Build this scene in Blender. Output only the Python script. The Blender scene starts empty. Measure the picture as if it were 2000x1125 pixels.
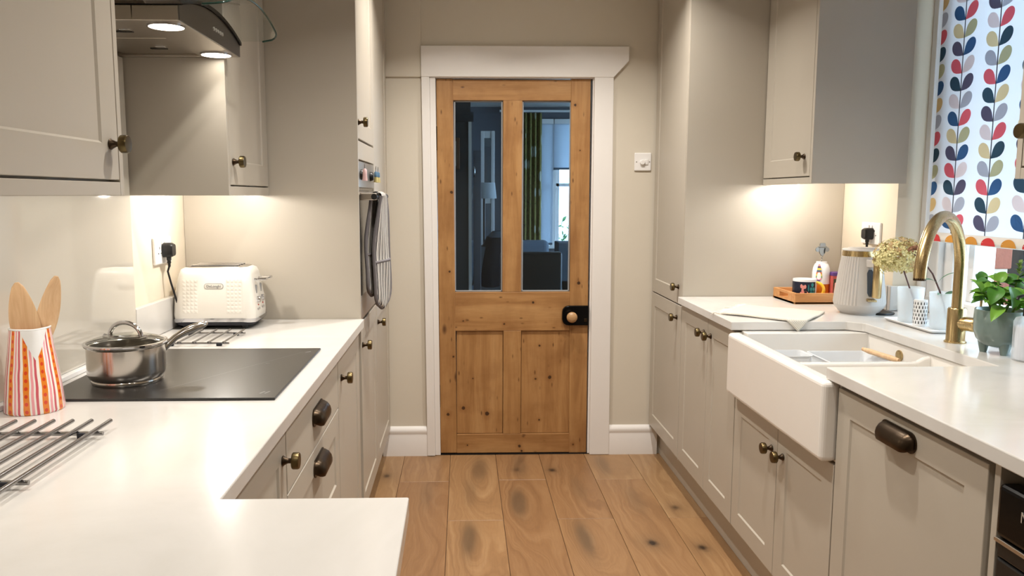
import bpy, bmesh, math, random
from math import sin, cos, pi, sqrt, radians as R
from mathutils import Vector, Matrix
random.seed(7)
S = bpy.context.scene
COL = S.collection

# ------------------------------------------------------------------ camera
cam = bpy.data.cameras.new('camera'); camo = bpy.data.objects.new('camera', cam); COL.objects.link(camo)
camo.location = (0, 0, 1.375)
camo.rotation_euler = (R(90 - 6.74), 0, R(-1.5))
cam.sensor_width = 36; cam.lens = 36 * 1540 / 2000
cam.shift_x = (1000 - 944.6) / 2000; cam.shift_y = 0
cam.clip_start = .02; cam.clip_end = 200
S.camera = camo
# ------------------------------------------------------------------ world (overcast daylight)
W = bpy.data.worlds.new('sky'); S.world = W; W.use_nodes = True
W.node_tree.nodes['Background'].inputs[0].default_value = (.60, .79, 1.0, 1)
W.node_tree.nodes['Background'].inputs[1].default_value = 8.5
# ------------------------------------------------------------------ exposure
VS = S.view_settings; VS.view_transform = 'Standard'; VS.look = 'None'; VS.gamma = 1; VS.use_curve_mapping = False
VS.exposure = 0.0
CEIL_W = 9.8; PUCK_W = 5.0; HOOD_W = .22
WARM = (1.0, .945, .87)

def area(name, loc, w, size, col=WARM, spread=180, parent=None, target=None):
    l = bpy.data.lights.new(name, 'AREA'); l.shape = 'DISK'; l.size = size; l.energy = w; l.color = col; l.spread = R(spread)
    o = bpy.data.objects.new(name, l); COL.objects.link(o); o.location = loc
    if target: o.rotation_euler = (Vector(target) - Vector(loc)).to_track_quat('-Z', 'Y').to_euler()
    if parent:
        o.parent = parent; o.location = Vector(loc) - rootloc(parent)
    return o

# ------------------------------------------------------------------ helpers
def rootloc(o):
    while o.parent: o = o.parent
    return Vector(o.location)

def lin(c):
    return tuple((x / 255 / 12.92) if x / 255 <= .04045 else ((x / 255 + .055) / 1.055) ** 2.4 for x in c) + (1,)

class MB:
    def __init__(s): s.v = []; s.f = []; s.m = []; s.cm = 0
    def add(s, vs, fs):
        b = len(s.v); s.v += [tuple(v) for v in vs]
        for f in fs: s.f.append(tuple(i + b for i in f)); s.m.append(s.cm)
        return s
    def box(s, x0, x1, y0, y1, z0, z1):
        x0, x1 = sorted((x0, x1)); y0, y1 = sorted((y0, y1)); z0, z1 = sorted((z0, z1))
        return s.add([(x0,y0,z0),(x1,y0,z0),(x1,y1,z0),(x0,y1,z0),(x0,y0,z1),(x1,y0,z1),(x1,y1,z1),(x0,y1,z1)],
                     [(0,3,2,1),(4,5,6,7),(0,1,5,4),(1,2,6,5),(2,3,7,6),(3,0,4,7)])
    def prism(s, poly, axis, a, b):
        n = len(poly)
        def P(p, d):
            return {'x': (d, p[0], p[1]), 'y': (p[0], d, p[1]), 'z': (p[0], p[1], d)}[axis]
        vs = [P(p, a) for p in poly] + [P(p, b) for p in poly]
        fs = [tuple(range(n)), tuple(range(2 * n - 1, n - 1, -1))] + [(i, (i + 1) % n, (i + 1) % n + n, i + n) for i in range(n)]
        return s.add(vs, fs)
    def basis(s, ax):
        ax = Vector(ax).normalized()
        t = Vector((0, 0, 1)) if abs(ax.z) < .9 else Vector((1, 0, 0))
        u = ax.cross(t).normalized(); return u, ax.cross(u).normalized(), ax
    def lathe(s, prof, c=(0, 0, 0), ax=(0, 0, 1), seg=28, rf=None):
        u, v, a = s.basis(ax) if tuple(ax) != (0, 0, 1) else (Vector((1,0,0)), Vector((0,1,0)), Vector((0,0,1)))
        c = Vector(c); vs = []; fs = []; n = len(prof)
        for k, (r, h) in enumerate(prof):
            for i in range(seg):
                t = 2 * pi * i / seg; rr = max(r, 1e-5) * (rf(t, h) if rf else 1)
                vs.append(c + a * h + (u * cos(t) + v * sin(t)) * rr)
        for k in range(n - 1):
            for i in range(seg):
                j = (i + 1) % seg
                fs.append((k*seg+i, k*seg+j, (k+1)*seg+j, (k+1)*seg+i))
        return s.add(vs, fs)
    def tube(s, pts, r, seg=10, closed=False, caps=True):
        P = [Vector(p) for p in pts]; n = len(P); vs = []; fs = []; N = None
        for k in range(n):
            a = P[(k - 1) % n] if closed or k > 0 else P[k]
            b = P[(k + 1) % n] if closed or k < n - 1 else P[k]
            t = (b - a).normalized()
            if N is None:
                N = t.cross(Vector((0, 0, 1)))
                if N.length < .05: N = t.cross(Vector((1, 0, 0)))
                N.normalize()
            else:
                N = (N - t * N.dot(t)); N.normalize()
            B = t.cross(N); rr = r[k] if isinstance(r, (list, tuple)) else r
            for i in range(seg):
                q = 2 * pi * i / seg; vs.append(P[k] + (N * cos(q) + B * sin(q)) * rr)
        for k in range(n if closed else n - 1):
            k2 = (k + 1) % n
            for i in range(seg):
                j = (i + 1) % seg; fs.append((k*seg+i, k*seg+j, k2*seg+j, k2*seg+i))
        if caps and not closed: fs += [tuple(range(seg - 1, -1, -1)), tuple(range((n-1)*seg, n*seg))]
        return s.add(vs, fs)
    def rod(s, a, b, r, seg=10): return s.tube([a, b], r, seg)
    def grid(s, nu, nv, fn, cu=False):
        vs = [fn(i / (nu if cu else nu - 1), j / (nv - 1)) for i in range(nu) for j in range(nv)]
        fs = []
        for i in range(nu if cu else nu - 1):
            i2 = (i + 1) % nu
            for j in range(nv - 1): fs.append((i*nv+j, i2*nv+j, i2*nv+j+1, i*nv+j+1))
        return s.add(vs, fs)
    def ball(s, c, r, seg=14, rings=9, sc=(1, 1, 1)):
        vs = []; fs = []
        for k in range(rings + 1):
            p = pi * k / rings
            for i in range(seg):
                t = 2 * pi * i / seg
                vs.append((c[0] + r*sc[0]*max(sin(p), 1e-4)*cos(t), c[1] + r*sc[1]*max(sin(p), 1e-4)*sin(t), c[2] - r*sc[2]*cos(p)))
        for k in range(rings):
            for i in range(seg):
                j = (i + 1) % seg; fs.append((k*seg+i, k*seg+j, (k+1)*seg+j, (k+1)*seg+i))
        return s.add(vs, fs)
    def build(s, name, mats, parent=None, org=None, smooth=None, bevel=0, solid=0, sub=0, closed=True, bseg=2):
        if not isinstance(mats, (list, tuple)): mats = [mats]
        if org is None: org = rootloc(parent) if parent else Vector((0, 0, 0))
        org = Vector(org)
        me = bpy.data.meshes.new(name)
        me.from_pydata([Vector(v) - org for v in s.v], [], s.f)
        for m in mats: me.materials.append(m)
        if len(mats) > 1: me.polygons.foreach_set('material_index', s.m)
        bm = bmesh.new(); bm.from_mesh(me)
        bmesh.ops.remove_doubles(bm, verts=bm.verts, dist=2e-5)
        if closed: bmesh.ops.recalc_face_normals(bm, faces=bm.faces)
        bm.to_mesh(me); bm.free()
        if smooth:
            me.polygons.foreach_set('use_smooth', [True] * len(me.polygons)); me.set_sharp_from_angle(angle=R(smooth))
        o = bpy.data.objects.new(name, me); COL.objects.link(o)
        if parent: o.parent = parent
        else: o.location = org
        if solid:
            m = o.modifiers.new('solid', 'SOLIDIFY'); m.thickness = solid; m.offset = 0
        if bevel:
            m = o.modifiers.new('bevel', 'BEVEL'); m.width = bevel; m.segments = bseg; m.limit_method = 'ANGLE'; m.angle_limit = R(40)
        if sub:
            m = o.modifiers.new('sub', 'SUBSURF'); m.levels = sub; m.render_levels = sub
        return o

def tag(o, label=None, cat=None, group=None, kind=None):
    if label: o['label'] = label
    if cat: o['category'] = cat
    if group: o['group'] = group
    if kind: o['kind'] = kind
    return o
def thing(name, loc, label, cat, group=None):
    o = bpy.data.objects.new(name, None); COL.objects.link(o); o.location = loc; o.empty_display_size = .05
    return tag(o, label, cat, group)
def struct(o): o['kind'] = 'structure'; return o
def inst(src, name, parent, loc, rot=None):
    """a copy of a part sharing its mesh; loc in world coordinates"""
    o = src.copy(); o.name = name; COL.objects.link(o); o.parent = parent
    o.location = Vector(loc) - rootloc(parent)
    if rot is not None: o.rotation_euler = rot
    return o

# ------------------------------------------------------------------ materials
class NT:
    def __init__(s, name):
        s.m = bpy.data.materials.new(name); s.m.use_nodes = True; s.t = s.m.node_tree
        s.b = s.t.nodes['Principled BSDF']; s.out = s.t.nodes['Material Output']
    def n(s, typ, **kw):
        nd = s.t.nodes.new('ShaderNode' + typ)
        for k, v in kw.items():
            if k.startswith('i_'):
                key = k[2:]; nd.inputs[int(key) if key.isdigit() else key].default_value = v
            else: setattr(nd, k, v)
        return nd
    def l(s, a, b): s.t.links.new(a, b)
    def math(s, op, a, b=None, c=None):
        nd = s.n('Math', operation=op)
        for i, x in enumerate((a, b, c)):
            if x is None: continue
            if isinstance(x, (int, float)): nd.inputs[i].default_value = x
            else: s.l(x, nd.inputs[i])
        return nd.outputs[0]
    def mix(s, fac, a, b, typ='MIX'):
        nd = s.n('MixRGB', blend_type=typ)
        for i, x in enumerate((fac, a, b)):
            if isinstance(x, (int, float)): nd.inputs[i].default_value = x
            elif isinstance(x, tuple): nd.inputs[i].default_value = x
            else: s.l(x, nd.inputs[i])
        return nd.outputs[0]
    def coord(s, kind='Object'): return s.n('TexCoord').outputs[kind]
    def mapping(s, vec, scale=(1,1,1), loc=(0,0,0), rot=(0,0,0)):
        m = s.n('Mapping'); s.l(vec, m.inputs[0]); m.inputs['Scale'].default_value = scale
        m.inputs['Location'].default_value = loc; m.inputs['Rotation'].default_value = rot; return m.outputs[0]
    def noise(s, vec, scale=5, detail=3, rough=.5, dist=0):
        nd = s.n('TexNoise'); s.l(vec, nd.inputs['Vector'])
        nd.inputs['Scale'].default_value = scale; nd.inputs['Detail'].default_value = detail
        nd.inputs['Roughness'].default_value = rough; nd.inputs['Distortion'].default_value = dist
        return nd.outputs['Fac']
    def ramp(s, fac, stops, interp='LINEAR'):
        nd = s.n('ValToRGB'); cr = nd.color_ramp; cr.interpolation = interp
        while len(cr.elements) < len(stops): cr.elements.new(.5)
        for e, (p, c) in zip(cr.elements, stops): e.position = p; e.color = c if len(c) == 4 else c + (1,)
        s.l(fac, nd.inputs[0]); return nd.outputs[0]
    def bump(s, h, strength=.2, dist=.002):
        nd = s.n('Bump'); nd.inputs['Strength'].default_value = strength; nd.inputs['Distance'].default_value = dist
        s.l(h, nd.inputs['Height']); s.l(nd.outputs[0], s.b.inputs['Normal'])

def mat(name, rgb, rough=.5, metal=0, spec=.5, coat=0, var=.04, nscale=30, bump=0, bscale=200, emit=None, estr=0, trans=0, ior=1.45, sheen=0):
    t = NT(name); c = lin(rgb); v = t.coord()
    f = t.noise(v, nscale, 3)
    d = tuple(x * (1 - var) for x in c[:3]) + (1,); e = tuple(min(1, x * (1 + var)) for x in c[:3]) + (1,)
    t.l(t.mix(f, d, e), t.b.inputs['Base Color'])
    b = t.b.inputs
    b['Roughness'].default_value = rough; b['Metallic'].default_value = metal; b['Specular IOR Level'].default_value = spec
    b['Coat Weight'].default_value = coat; b['Coat Roughness'].default_value = .04
    b['Transmission Weight'].default_value = trans; b['IOR'].default_value = ior; b['Sheen Weight'].default_value = sheen
    if bump: t.bump(t.noise(v, bscale, 2), bump)
    if emit: b['Emission Color'].default_value = emit + (1,); b['Emission Strength'].default_value = estr
    return t.m

def glass(name, tint=(.96, .98, .97), rough=0, refl=1.0):
    """thin pane: clear transmission plus a Fresnel mirror"""
    t = NT(name); t.t.nodes.remove(t.b)
    tr = t.n('BsdfTransparent'); tr.inputs[0].default_value = tint + (1,)
    gl = t.n('BsdfGlossy'); gl.inputs['Roughness'].default_value = rough
    ge = t.n('NewGeometry'); dt = t.n('VectorMath', operation='DOT_PRODUCT')
    t.l(ge.outputs['Normal'], dt.inputs[0]); t.l(ge.outputs['Incoming'], dt.inputs[1])
    sch = t.math('POWER', t.math('SUBTRACT', 1.0, t.math('ABSOLUTE', dt.outputs['Value'])), 5)
    v = t.noise(t.coord(), 3, 1)
    f = t.math('MULTIPLY', t.math('MULTIPLY_ADD', sch, .95, .045), t.math('MULTIPLY_ADD', v, .1 * refl, .95 * refl))
    mx = t.n('MixShader'); t.l(f, mx.inputs[0]); t.l(tr.outputs[0], mx.inputs[1]); t.l(gl.outputs[0], mx.inputs[2])
    t.l(mx.outputs[0], t.out.inputs[0]); return t.m

def frosted(name):
    t = NT(name); t.t.nodes.remove(t.b)
    c = t.mix(t.noise(t.coord(), 20, 2), lin((248, 248, 246)), lin((253, 252, 250)))
    a = t.n('BsdfTransparent'); a.inputs[0].default_value = (.97, .99, 1, 1)
    d = t.n('BsdfDiffuse'); b = t.n('BsdfTranslucent'); g = t.n('BsdfGlossy'); g.inputs['Roughness'].default_value = .3
    t.l(c, d.inputs[0]); t.l(c, b.inputs[0])
    m1 = t.n('MixShader'); m1.inputs[0].default_value = .5; t.l(d.outputs[0], m1.inputs[1]); t.l(b.outputs[0], m1.inputs[2])
    m2 = t.n('MixShader'); m2.inputs[0].default_value = .36; t.l(a.outputs[0], m2.inputs[1]); t.l(m1.outputs[0], m2.inputs[2])
    m3 = t.n('MixShader'); m3.inputs[0].default_value = .05; t.l(m2.outputs[0], m3.inputs[1]); t.l(g.outputs[0], m3.inputs[2])
    t.l(m3.outputs[0], t.out.inputs[0]); return t.m

def cloth_trans(name, rgb, k=.5, extra=None):
    t = NT(name); t.t.nodes.remove(t.b); v = t.coord()
    c = t.mix(t.noise(v, 400, 2), tuple(x * .95 for x in lin(rgb)[:3]) + (1,), lin(rgb))
    a = t.n('BsdfDiffuse'); b = t.n('BsdfTranslucent'); mx = t.n('MixShader'); mx.inputs[0].default_value = k
    t.l(c, a.inputs[0]); t.l(c, b.inputs[0]); t.l(a.outputs[0], mx.inputs[1]); t.l(b.outputs[0], mx.inputs[2])
    t.l(mx.outputs[0], t.out.inputs[0]); return t.m

def pine(name, axis):
    """stripped pine; grain runs along axis 'x' or 'z'"""
    t = NT(name); v = t.coord(); oi = t.n('ObjectInfo')
    sc = (1.2, 14, 14) if axis == 'x' else (14, 14, 1.2)
    off = t.n('VectorMath', operation='ADD'); t.l(v, off.inputs[0])
    cmb = t.n('CombineXYZ'); t.l(oi.outputs['Random'], cmb.inputs[0]); t.l(oi.outputs['Random'], cmb.inputs[2])
    t.l(cmb.outputs[0], off.inputs[1])
    vv = t.mapping(off.outputs[0], sc)
    g = t.noise(vv, 1.3, 5, .6, .6)
    fine = t.noise(t.mapping(off.outputs[0], tuple(x * 6 for x in sc)), 2, 3)
    c = t.ramp(g, [(.25, lin((146, 103, 60))), (.5, lin((178, 133, 83))), (.75, lin((196, 154, 103)))])
    c = t.mix(t.math('MULTIPLY', fine, .35), c, lin((120, 78, 40)))
    # knots and dents
    vo = t.n('TexVoronoi'); vo.inputs['Scale'].default_value = 1
    t.l(t.mapping(off.outputs[0], (4, 4, 7) if axis == 'x' else (8, 4, 3.6)), vo.inputs['Vector'])
    k = t.ramp(vo.outputs['Distance'], [(.05, (1, 1, 1)), (.13, (0, 0, 0))])
    c = t.mix(t.math('MULTIPLY', k, .85), c, lin((60, 32, 16)))
    vo2 = t.n('TexVoronoi'); vo2.inputs['Scale'].default_value = 1
    t.l(t.mapping(off.outputs[0], (14, 4, 30) if axis == 'x' else (34, 4, 11)), vo2.inputs['Vector'])
    k2 = t.ramp(vo2.outputs['Distance'], [(.06, (1, 1, 1)), (.18, (0, 0, 0))])
    k2 = t.math('MULTIPLY', k2, t.ramp(t.noise(v, 6, 1), [(.42, (0, 0, 0)), (.55, (1, 1, 1))]))
    c = t.mix(t.math('MULTIPLY', k2, .75), c, lin((70, 38, 18)))
    sv = t.n('SeparateXYZ'); t.l(v, sv.inputs[0]); edge = t.noise(t.mapping(v, (40, 40, 40)), 1.5, 2)
    for kn in ('k1', 'k2', 'k3', 'k4'):
        at = t.n('Attribute', attribute_type='OBJECT', attribute_name=kn); s2 = t.n('SeparateXYZ'); t.l(at.outputs['Vector'], s2.inputs[0])
        q = t.math('ADD', t.math('POWER', t.math('ABSOLUTE', t.math('SUBTRACT', sv.outputs[0], s2.outputs[0])), 2), t.math('POWER', t.math('ABSOLUTE', t.math('SUBTRACT', sv.outputs[2], s2.outputs[1])), 2))
        q = t.math('DIVIDE', t.math('SQRT', q), t.math('MAXIMUM', s2.outputs[2], .0001))
        q = t.math('ADD', q, t.math('MULTIPLY_ADD', edge, .8, -.4))
        kk = t.ramp(q, [(.7, (1, 1, 1)), (.95, (0, 0, 0))])
        halo = t.ramp(t.math('MULTIPLY', q, .33), [(.3, (1, 1, 1)), (1.0, (0, 0, 0))])
        c = t.mix(t.math('MULTIPLY', halo, .3), c, lin((120, 70, 32))); c = t.mix(t.math('MULTIPLY', kk, .92), c, lin((44, 24, 14)))
    blot = t.ramp(t.noise(v, 5, 4, .6), [(.45, (0, 0, 0)), (.8, (1, 1, 1))])
    c = t.mix(t.math('MULTIPLY', blot, .55), c, lin((118, 72, 34)))
    t.l(c, t.b.inputs['Base Color']); t.b.inputs['Roughness'].default_value = .42
    t.bump(t.math('ADD', g, t.math('MULTIPLY', k2, -1.5)), .18, .002); return t.m

def oak_floor():
    t = NT('oak_plank'); v = t.coord(); oi = t.n('ObjectInfo')
    def att(n):
        a = t.n('Attribute', attribute_type='OBJECT', attribute_name=n); return a
    sep = t.n('SeparateXYZ'); t.l(v, sep.inputs[0]); x, y = sep.outputs[0], sep.outputs[1]
    rnd = t.math('MULTIPLY', oi.outputs['Random'], 37.0)
    wob = t.n('CombineXYZ'); t.l(t.math('MULTIPLY', x, 3), wob.inputs[0]); t.l(t.math('MULTIPLY_ADD', y, .9, rnd), wob.inputs[1])
    wn = t.noise(wob.outputs[0], 2.2, 3)
    field = t.math('MULTIPLY_ADD', x, 5.5, t.math('MULTIPLY', wn, 1.1))
    ksum = None
    for kn in ('k1', 'k2'):
        a = att(kn); s2 = t.n('SeparateXYZ'); t.l(a.outputs['Vector'], s2.inputs[0])
        dx = t.math('MULTIPLY', t.math('SUBTRACT', x, s2.outputs[0]), 1.0)
        dy = t.math('SUBTRACT', y, s2.outputs[1])
        dx = t.math('ADD', dx, t.math('MULTIPLY', t.math('SUBTRACT', wn, .5), .05))
        q = t.math('ADD', t.math('POWER', t.math('ABSOLUTE', t.math('DIVIDE', dx, .030)), 2), t.math('POWER', t.math('ABSOLUTE', t.math('DIVIDE', dy, .145)), 2))
        e = t.math('DIVIDE', 1.0, t.math('ADD', 1.0, t.math('POWER', t.math('MULTIPLY', q, .85), 2.2)))
        e = t.math('MULTIPLY', e, s2.outputs[2])
        e2 = t.math('MULTIPLY', t.math('EXPONENT', t.math('MULTIPLY', q, -.12)), s2.outputs[2])
        field = t.math('MULTIPLY_ADD', e2, 1.1, field)
        ksum = e if ksum is None else t.math('ADD', ksum, e)
    # small dark knot
    a = att('k3'); s2 = t.n('SeparateXYZ'); t.l(a.outputs['Vector'], s2.inputs[0])
    dx = t.math('SUBTRACT', x, s2.outputs[0]); dy = t.math('SUBTRACT', y, s2.outputs[1])
    ang = t.noise(t.mapping(v, (30, 18, 1)), 1.6, 3)
    q = t.math('ADD', t.math('POWER', t.math('ABSOLUTE', t.math('DIVIDE', dx, .016)), 2), t.math('POWER', t.math('ABSOLUTE', t.math('DIVIDE', dy, .022)), 2))
    small = t.math('MULTIPLY', t.math('EXPONENT', t.math('MULTIPLY', t.math('MULTIPLY', q, ang), -1.6)), s2.outputs[2])
    halo = t.math('MULTIPLY', t.math('EXPONENT', t.math('MULTIPLY', q, -.07)), s2.outputs[2])
    gv = t.n('CombineXYZ'); t.l(t.math('MULTIPLY', field, 3.0), gv.inputs[0]); t.l(t.math('MULTIPLY_ADD', y, .45, rnd), gv.inputs[1])
    g = t.noise(gv.outputs[0], 2.2, 4, .6)
    fv = t.n('CombineXYZ'); t.l(t.math('MULTIPLY', x, 90), fv.inputs[0]); t.l(t.math('MULTIPLY_ADD', y, 7, rnd), fv.inputs[1])
    fine = t.noise(fv.outputs[0], 1.5, 3, .6)
    c = t.ramp(g, [(.26, lin((142, 110, 77))), (.48, lin((161, 127, 90))), (.72, lin((178, 146, 108)))])
    c = t.mix(t.math('MULTIPLY', fine, .4), c, lin((112, 78, 52)))
    tone = t.ramp(oi.outputs['Random'], [(0, lin((205, 176, 146))), (.5, lin((240, 226, 206))), (1, lin((255, 255, 250)))])
    c = t.mix(.55, c, tone, 'MULTIPLY')
    c = t.mix(t.math('MINIMUM', t.math('MULTIPLY', ksum, .72), .8), c, lin((92, 72, 52)))
    c = t.mix(t.math('MINIMUM', t.math('MULTIPLY', halo, .4), .5), c, lin((104, 80, 56)))
    c = t.mix(t.math('MINIMUM', small, .95), c, lin((38, 26, 18)))
    t.l(c, t.b.inputs['Base Color']); t.b.inputs['Roughness'].default_value = .42
    t.bump(t.math('ADD', fine, t.math('MULTIPLY', g, .6)), .12, .001); return t.m

def marble_white():
    t = NT('white_quartz'); v = t.coord()
    n = t.noise(v, 2.5, 6, .6, 1.2)
    c = t.ramp(n, [(.35, lin((209, 206, 201))), (.6, lin((216, 213, 209))), (.8, lin((206, 203, 198)))])
    t.l(c, t.b.inputs['Base Color']); t.b.inputs['Roughness'].default_value = .16; t.b.inputs['Specular IOR Level'].default_value = .5
    return t.m

def stripes_jug():
    t = NT('jug_stripes'); v = t.coord(); s = t.n('SeparateXYZ'); t.l(v, s.inputs[0])
    ang = t.math('ARCTAN2', s.outputs[1], s.outputs[0])
    wob = t.math('MULTIPLY', t.math('SUBTRACT', t.noise(v, 25, 1), .5), .12)
    u = t.math('FRACT', t.math('ADD', t.math('MULTIPLY', ang, 10 / (2 * pi)), t.math('ADD', wob, 20.35)))
    W_, O_, P_, D_ = lin((244, 238, 230)), lin((228, 130, 36)), lin((236, 160, 168)), lin((205, 92, 104))
    c = t.ramp(u, [(0, W_), (.06, O_), (.40, W_), (.50, P_), (.64, W_), (.74, D_), (.88, W_)], 'CONSTANT')
    dz = t.math('SUBTRACT', t.math('FRACT', t.math('MULTIPLY', s.outputs[2], 62)), .5)
    du = t.math('SUBTRACT', u, .23)
    d = t.math('ADD', t.math('POWER', t.math('ABSOLUTE', t.math('MULTIPLY', du, 2.6)), 2), t.math('POWER', t.math('ABSOLUTE', dz), 2))
    dot = t.math('LESS_THAN', d, .06)
    c = t.mix(dot, c, lin((214, 66, 30)))
    t.l(c, t.b.inputs['Base Color']); t.b.inputs['Roughness'].default_value = .15; t.b.inputs['Coat Weight'].default_value = .4
    return t.m

def striped(name, axis, freq, cols, rough=.9, rot=(0, 0, 0)):
    t = NT(name); v = t.mapping(t.coord(), (1, 1, 1), (0, 0, 0), rot); s = t.n('SeparateXYZ'); t.l(v, s.inputs[0])
    u = t.math('FRACT', t.math('ADD', t.math('MULTIPLY', s.outputs['xyz'.index(axis)], freq), t.math('MULTIPLY', t.noise(v, 20, 2), .25)))
    n = len(cols); c = t.ramp(u, [(i / n, lin(k)) for i, k in enumerate(cols)], 'CONSTANT')
    t.l(c, t.b.inputs['Base Color']); t.b.inputs['Roughness'].default_value = rough
    t.bump(t.noise(v, 500, 2), .3, .001); return t.m

def wood(name, a, b, axis='y', sc=30, rough=.5):
    t = NT(name); m = {'x': (.12, 1, 1), 'y': (1, .12, 1), 'z': (1, 1, .12)}[axis]
    v = t.coord(); g = t.noise(t.mapping(v, m), sc, 4, .6, 1.5)
    t.l(t.ramp(g, [(.3, lin(a)), (.7, lin(b))]), t.b.inputs['Base Color']); t.b.inputs['Roughness'].default_value = rough
    t.bump(g, .1, .001); return t.m

def brushed(name, rgb, rough, sc=(4, 4, 300)):
    t = NT(name); v = t.mapping(t.coord(), sc); n = t.noise(v, 3, 3)
    t.b.inputs['Metallic'].default_value = 1
    t.l(t.mix(n, tuple(x * .9 for x in lin(rgb)[:3]) + (1,), lin(rgb)), t.b.inputs['Base Color'])
    t.l(t.math('MULTIPLY_ADD', n, .12, rough - .06), t.b.inputs['Roughness']); return t.m

def knit(name, rgb):
    t = NT(name); v = t.coord(); w = t.n('TexChecker'); t.l(v, w.inputs[0]); w.inputs['Scale'].default_value = 240
    w.inputs[1].default_value = lin(rgb); w.inputs[2].default_value = lin(tuple(x * .88 for x in rgb))
    t.l(w.outputs[0], t.b.inputs['Base Color']); t.b.inputs['Roughness'].default_value = .95; t.b.inputs['Sheen Weight'].default_value = .3
    t.bump(w.outputs['Fac'], .8, .002); return t.m

def curtain_mat():
    t = NT('floral_curtain'); v = t.coord(); base = lin((128, 120, 62))
    vo = t.n('TexVoronoi'); vo.inputs['Scale'].default_value = 1; t.l(t.mapping(v, (7, 7, 4.2)), vo.inputs['Vector'])
    a = t.ramp(vo.outputs['Distance'], [(.27, (1, 1, 1)), (.31, (0, 0, 0))])
    b = t.ramp(t.noise(t.mapping(v, (9, 9, 6)), 2, 3, .5, 1.4), [(.54, (0, 0, 0)), (.57, (1, 1, 1)), (.60, (0, 0, 0))])
    c = t.mix(b, base, lin((50, 60, 40))); c = t.mix(t.math('MULTIPLY', a, .8), c, lin((185, 188, 170)))
    t.l(c, t.b.inputs['Base Color']); t.b.inputs['Roughness'].default_value = .9; return t.m

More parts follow.
